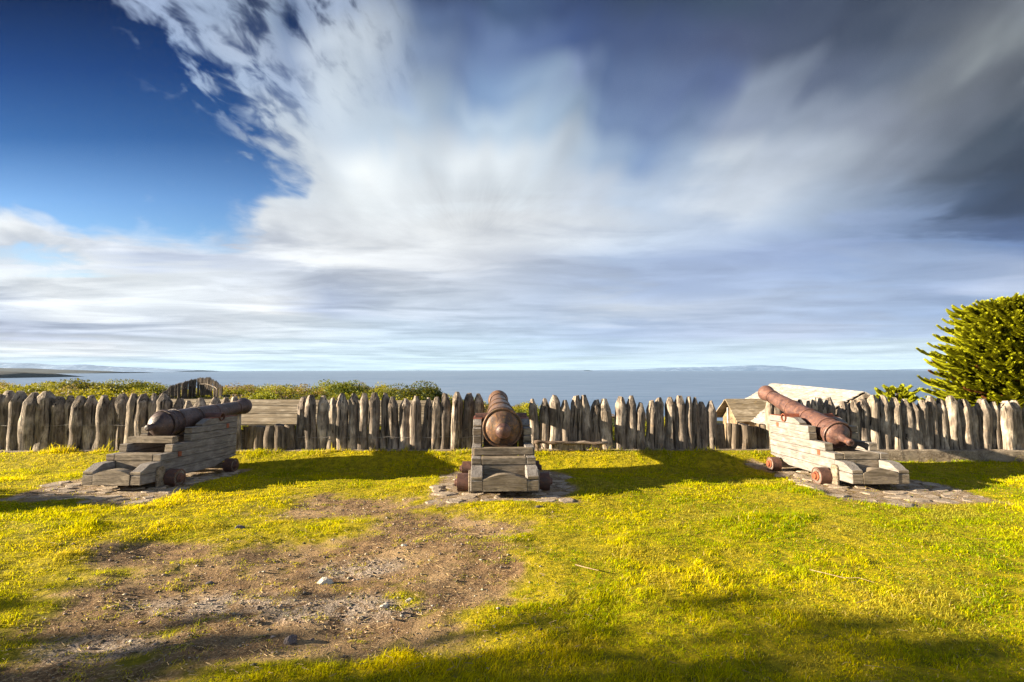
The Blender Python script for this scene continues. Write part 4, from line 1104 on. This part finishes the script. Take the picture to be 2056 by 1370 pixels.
# ---------------------------------------------------------------- araucarias
def bough(path, r0, r1, step, npr, leafL, col, rnd, VV, LL, CC, base):
    """rope-like branch clothed in overlapping pointed scale leaves"""
    pts = [Vector(p) for p in path]
    seg = [(pts[i + 1] - pts[i]).length for i in range(len(pts) - 1)]; tot = sum(seg)
    n = max(3, int(tot / step)); up = Vector((0, 0, 1))
    prev = None
    for j in range(n):
        d = tot * j / n; i = 0
        while i < len(seg) - 1 and d > seg[i]: d -= seg[i]; i += 1
        t = d / max(seg[i], 1e-6); p = pts[i].lerp(pts[i + 1], t); tg = (pts[i + 1] - pts[i]).normalized()
        a = tg.cross(up)
        if a.length < .05: a = Vector((1, 0, 0))
        a.normalize(); c = a.cross(tg)
        f = j / n; rr = r0 + (r1 - r0) * f
        if f > .9: rr *= 1 - .5 * (f - .9) / .1
        for k in range(npr):
            w = 2 * math.pi * (k + .5 * (j % 2)) / npr
            o = a * math.cos(w) + c * math.sin(w); sd_ = tg.cross(o)
            q = rnd.uniform(.85, 1.15)
            A_ = p + o * rr * .42 - tg * leafL * .15
            tip = p + o * rr * q + tg * leafL * .75
            b0 = len(VV) + base
            VV.append(A_ + sd_ * rr * .55); VV.append(A_ - sd_ * rr * .55); VV.append(tip)
            LL.append((b0, b0 + 1, b0 + 2))
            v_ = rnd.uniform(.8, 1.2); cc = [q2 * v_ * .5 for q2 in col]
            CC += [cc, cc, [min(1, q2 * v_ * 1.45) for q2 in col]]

def araucaria(label, loc, H, z0, crown_r, zc0, whorls, per, seed, leaf_r=.052, small=False, xmax=None):
    rnd = random.Random(seed)
    root = empty('araucaria', loc); tag(root, label, 'tree', 'araucaria trees beyond the fence')
    b = MB(); b.tube([(0, 0, -.8), (.02, 0, H * .4), (0, .02, H * .8), (0, 0, H)], [.17 * H / 5, .14 * H / 5, .08 * H / 5, .03], 12); b.build('trunk', M['bark'], root)
    V, L, C = [], [], []
    core = MB()
    def pathof(ang, z, ln, dr, curl, n=7):
        P = []
        for i in range(n):
            t = i / (n - 1); r = ln * t
            dz = dr * math.sin(t * 2.2) * ln + curl * ln * t ** 3
            P.append(Vector((math.cos(ang) * r, math.sin(ang) * r, z + dz)))
        return P
    for wq in range(whorls):
        f = wq / max(1, whorls - 1); z = zc0 + (H - zc0) * f
        ln = crown_r * .88 * float(np.interp(f, (0, .32, .59, .86, 1), (1.0, 1.0, .88, .66, .25) if not small else (1, 1, .9, .7, .5))) * rnd.uniform(.92, 1.04)
        a0 = rnd.uniform(0, 6.28)
        for k in range(per):
            ang = a0 + 2 * math.pi * k / per + rnd.uniform(-.15, .15)
            if small: P = pathof(ang, z, ln * rnd.uniform(.8, 1.1), .25, .45)
            else: P = pathof(ang, z, ln * rnd.uniform(.85, 1.05), -.10 - .10 * (1 - f) + .32 * f, .14 + .16 * f)
            g = rnd.uniform(.8, 1.2)
            col = (.22 * g, .235 * g, .007)
            core.tube(P[:-1], leaf_r * .45, 5)
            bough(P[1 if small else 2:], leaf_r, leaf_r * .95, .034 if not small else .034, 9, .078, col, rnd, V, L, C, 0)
            # side ropes fan out from the outer half, in the plane of the branch
            ns = 2 if small else 20
            for s in range(ns):
                t = .32 + .62 * s / ns + rnd.uniform(-.03, .03); i = min(len(P) - 2, int(t * (len(P) - 1)))
                q = P[i].lerp(P[i + 1], t * (len(P) - 1) - i)
                sg = 1 if s % 2 else -1
                an = ang + sg * rnd.uniform(.35, .75); l2 = ln * rnd.uniform(.24, .40) * (1.2 - .5 * t)
                up_ = rnd.uniform(.05, .22) + .30 * f + (.35 if small else 0)
                Q = [q + Vector((math.cos(an) * l2 * e, math.sin(an) * l2 * e, l2 * (-.10 * math.sin(e * 3.0) + up_ * e * e))) for e in (0, .25, .5, .75, 1)]
                g = rnd.uniform(.75, 1.25); dead = (not small) and f < .45 and rnd.random() < .05
                col = (.17, .065, .02) if dead else (.25 * g, .26 * g, .007)
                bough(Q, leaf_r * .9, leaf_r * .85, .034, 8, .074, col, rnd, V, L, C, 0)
    me_v = np.array([tuple(p) for p in V]); ll = np.array(L).reshape(-1)
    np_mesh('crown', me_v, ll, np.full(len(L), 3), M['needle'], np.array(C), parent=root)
    core.build('branch', M['bark'], root)
    print('araucaria leaves', len(L))
araucaria('big domed araucaria with rope-like branches at the right edge', (15.3, 14.3, -1.5), 4.95, 0, 2.62, 1.35, 17, 16, 5, .053)
u_, v_ = px_uv(1802, 806)
araucaria('young bright araucaria with upturned arms left of the big domed one', (u_ * 12.4, 12.4, 1.6 + v_ * 12.4 - 1.9), 2.1, 0, .62, 1.55, 4, 6, 9, .05, True)

# ---------------------------------------------------------------- leafy trees added outside the frame to shade the lawn
def shade_tree(label, dist, lat, prof_, cnt, leaf, trunk_r, seed):
    """broad leaved tree added out of view, up-sun, to shade the lawn; prof_ is crown radius by height"""
    dh = Vector((sd.x, sd.y, 0)).normalized(); pp = Vector((-dh.y, dh.x, 0))
    p = -dh * dist + pp * lat
    root = empty('tree', (p.x, p.y, 0)); tag(root, label, 'tree', 'unseen trees added to shade the lawn')
    r_ = np.random.default_rng(seed)
    hs = np.array([q[0] for q in prof_]); rs = np.array([q[1] for q in prof_])
    z = r_.uniform(hs[0], hs[-1], cnt * 2); R_ = np.interp(z, hs, rs)
    k = r_.random(cnt * 2) < (R_ / rs.max()) ** 1.3; z = z[k]; R_ = R_[k]; n = len(z)
    a = r_.uniform(0, 6.283, n); q = np.sqrt(r_.random(n)) * (1 + .10 * np.sin(a * 5 + z * 3) + .08 * np.sin(a * 11 - z * 5)) * (1 + r_.normal(0, .13, n))
    P = np.stack([np.cos(a) * R_ * q, np.sin(a) * R_ * q, z], -1)
    A = r_.normal(0, 1, (n, 3)); A /= np.linalg.norm(A, axis=1)[:, None]; B = np.cross(A, r_.normal(0, 1, (n, 3))); B /= np.linalg.norm(B, axis=1)[:, None]
    s_ = leaf * r_.uniform(.6, 1.3, (n, 1))
    V = np.stack([P - A * s_, P + B * s_ * .6, P + A * s_, P - B * s_ * .6], 1).reshape(-1, 3)
    C = np.repeat(np.array([.08, .10, .012]) * r_.uniform(.7, 1.3, (n, 1)), 4, 0)
    np_mesh('crown', V, np.arange(n * 4), np.full(n, 4), M['leaf'], C, parent=root)
    b = MB(); b.tube([(0, 0, -.3), (.03, 0, hs[-1] * .4), (0, .02, hs[-1] * .9)], [trunk_r, trunk_r * .7, .03], 10); b.build('trunk', M['bark'], root)
shade_tree('tall broad leafy tree added out of view left behind the photographer to shade the foreground', 16, -1.5, [(.2, 4.6), (1.8, 4.5), (3.0, 4.15), (4.0, 3.75), (5.2, 3.0), (6.5, 2.0), (8, .5)], 90000, .13, .28, 3)
shade_tree('small round leafy tree added out of view left of the dark cannon to cast a shadow', 13.5, 6.2, [(.7, .3), (1.2, .8), (1.7, .95), (2.1, .65), (2.4, .1)], 6000, .06, .07, 4)

print('objects', len(bpy.data.objects))
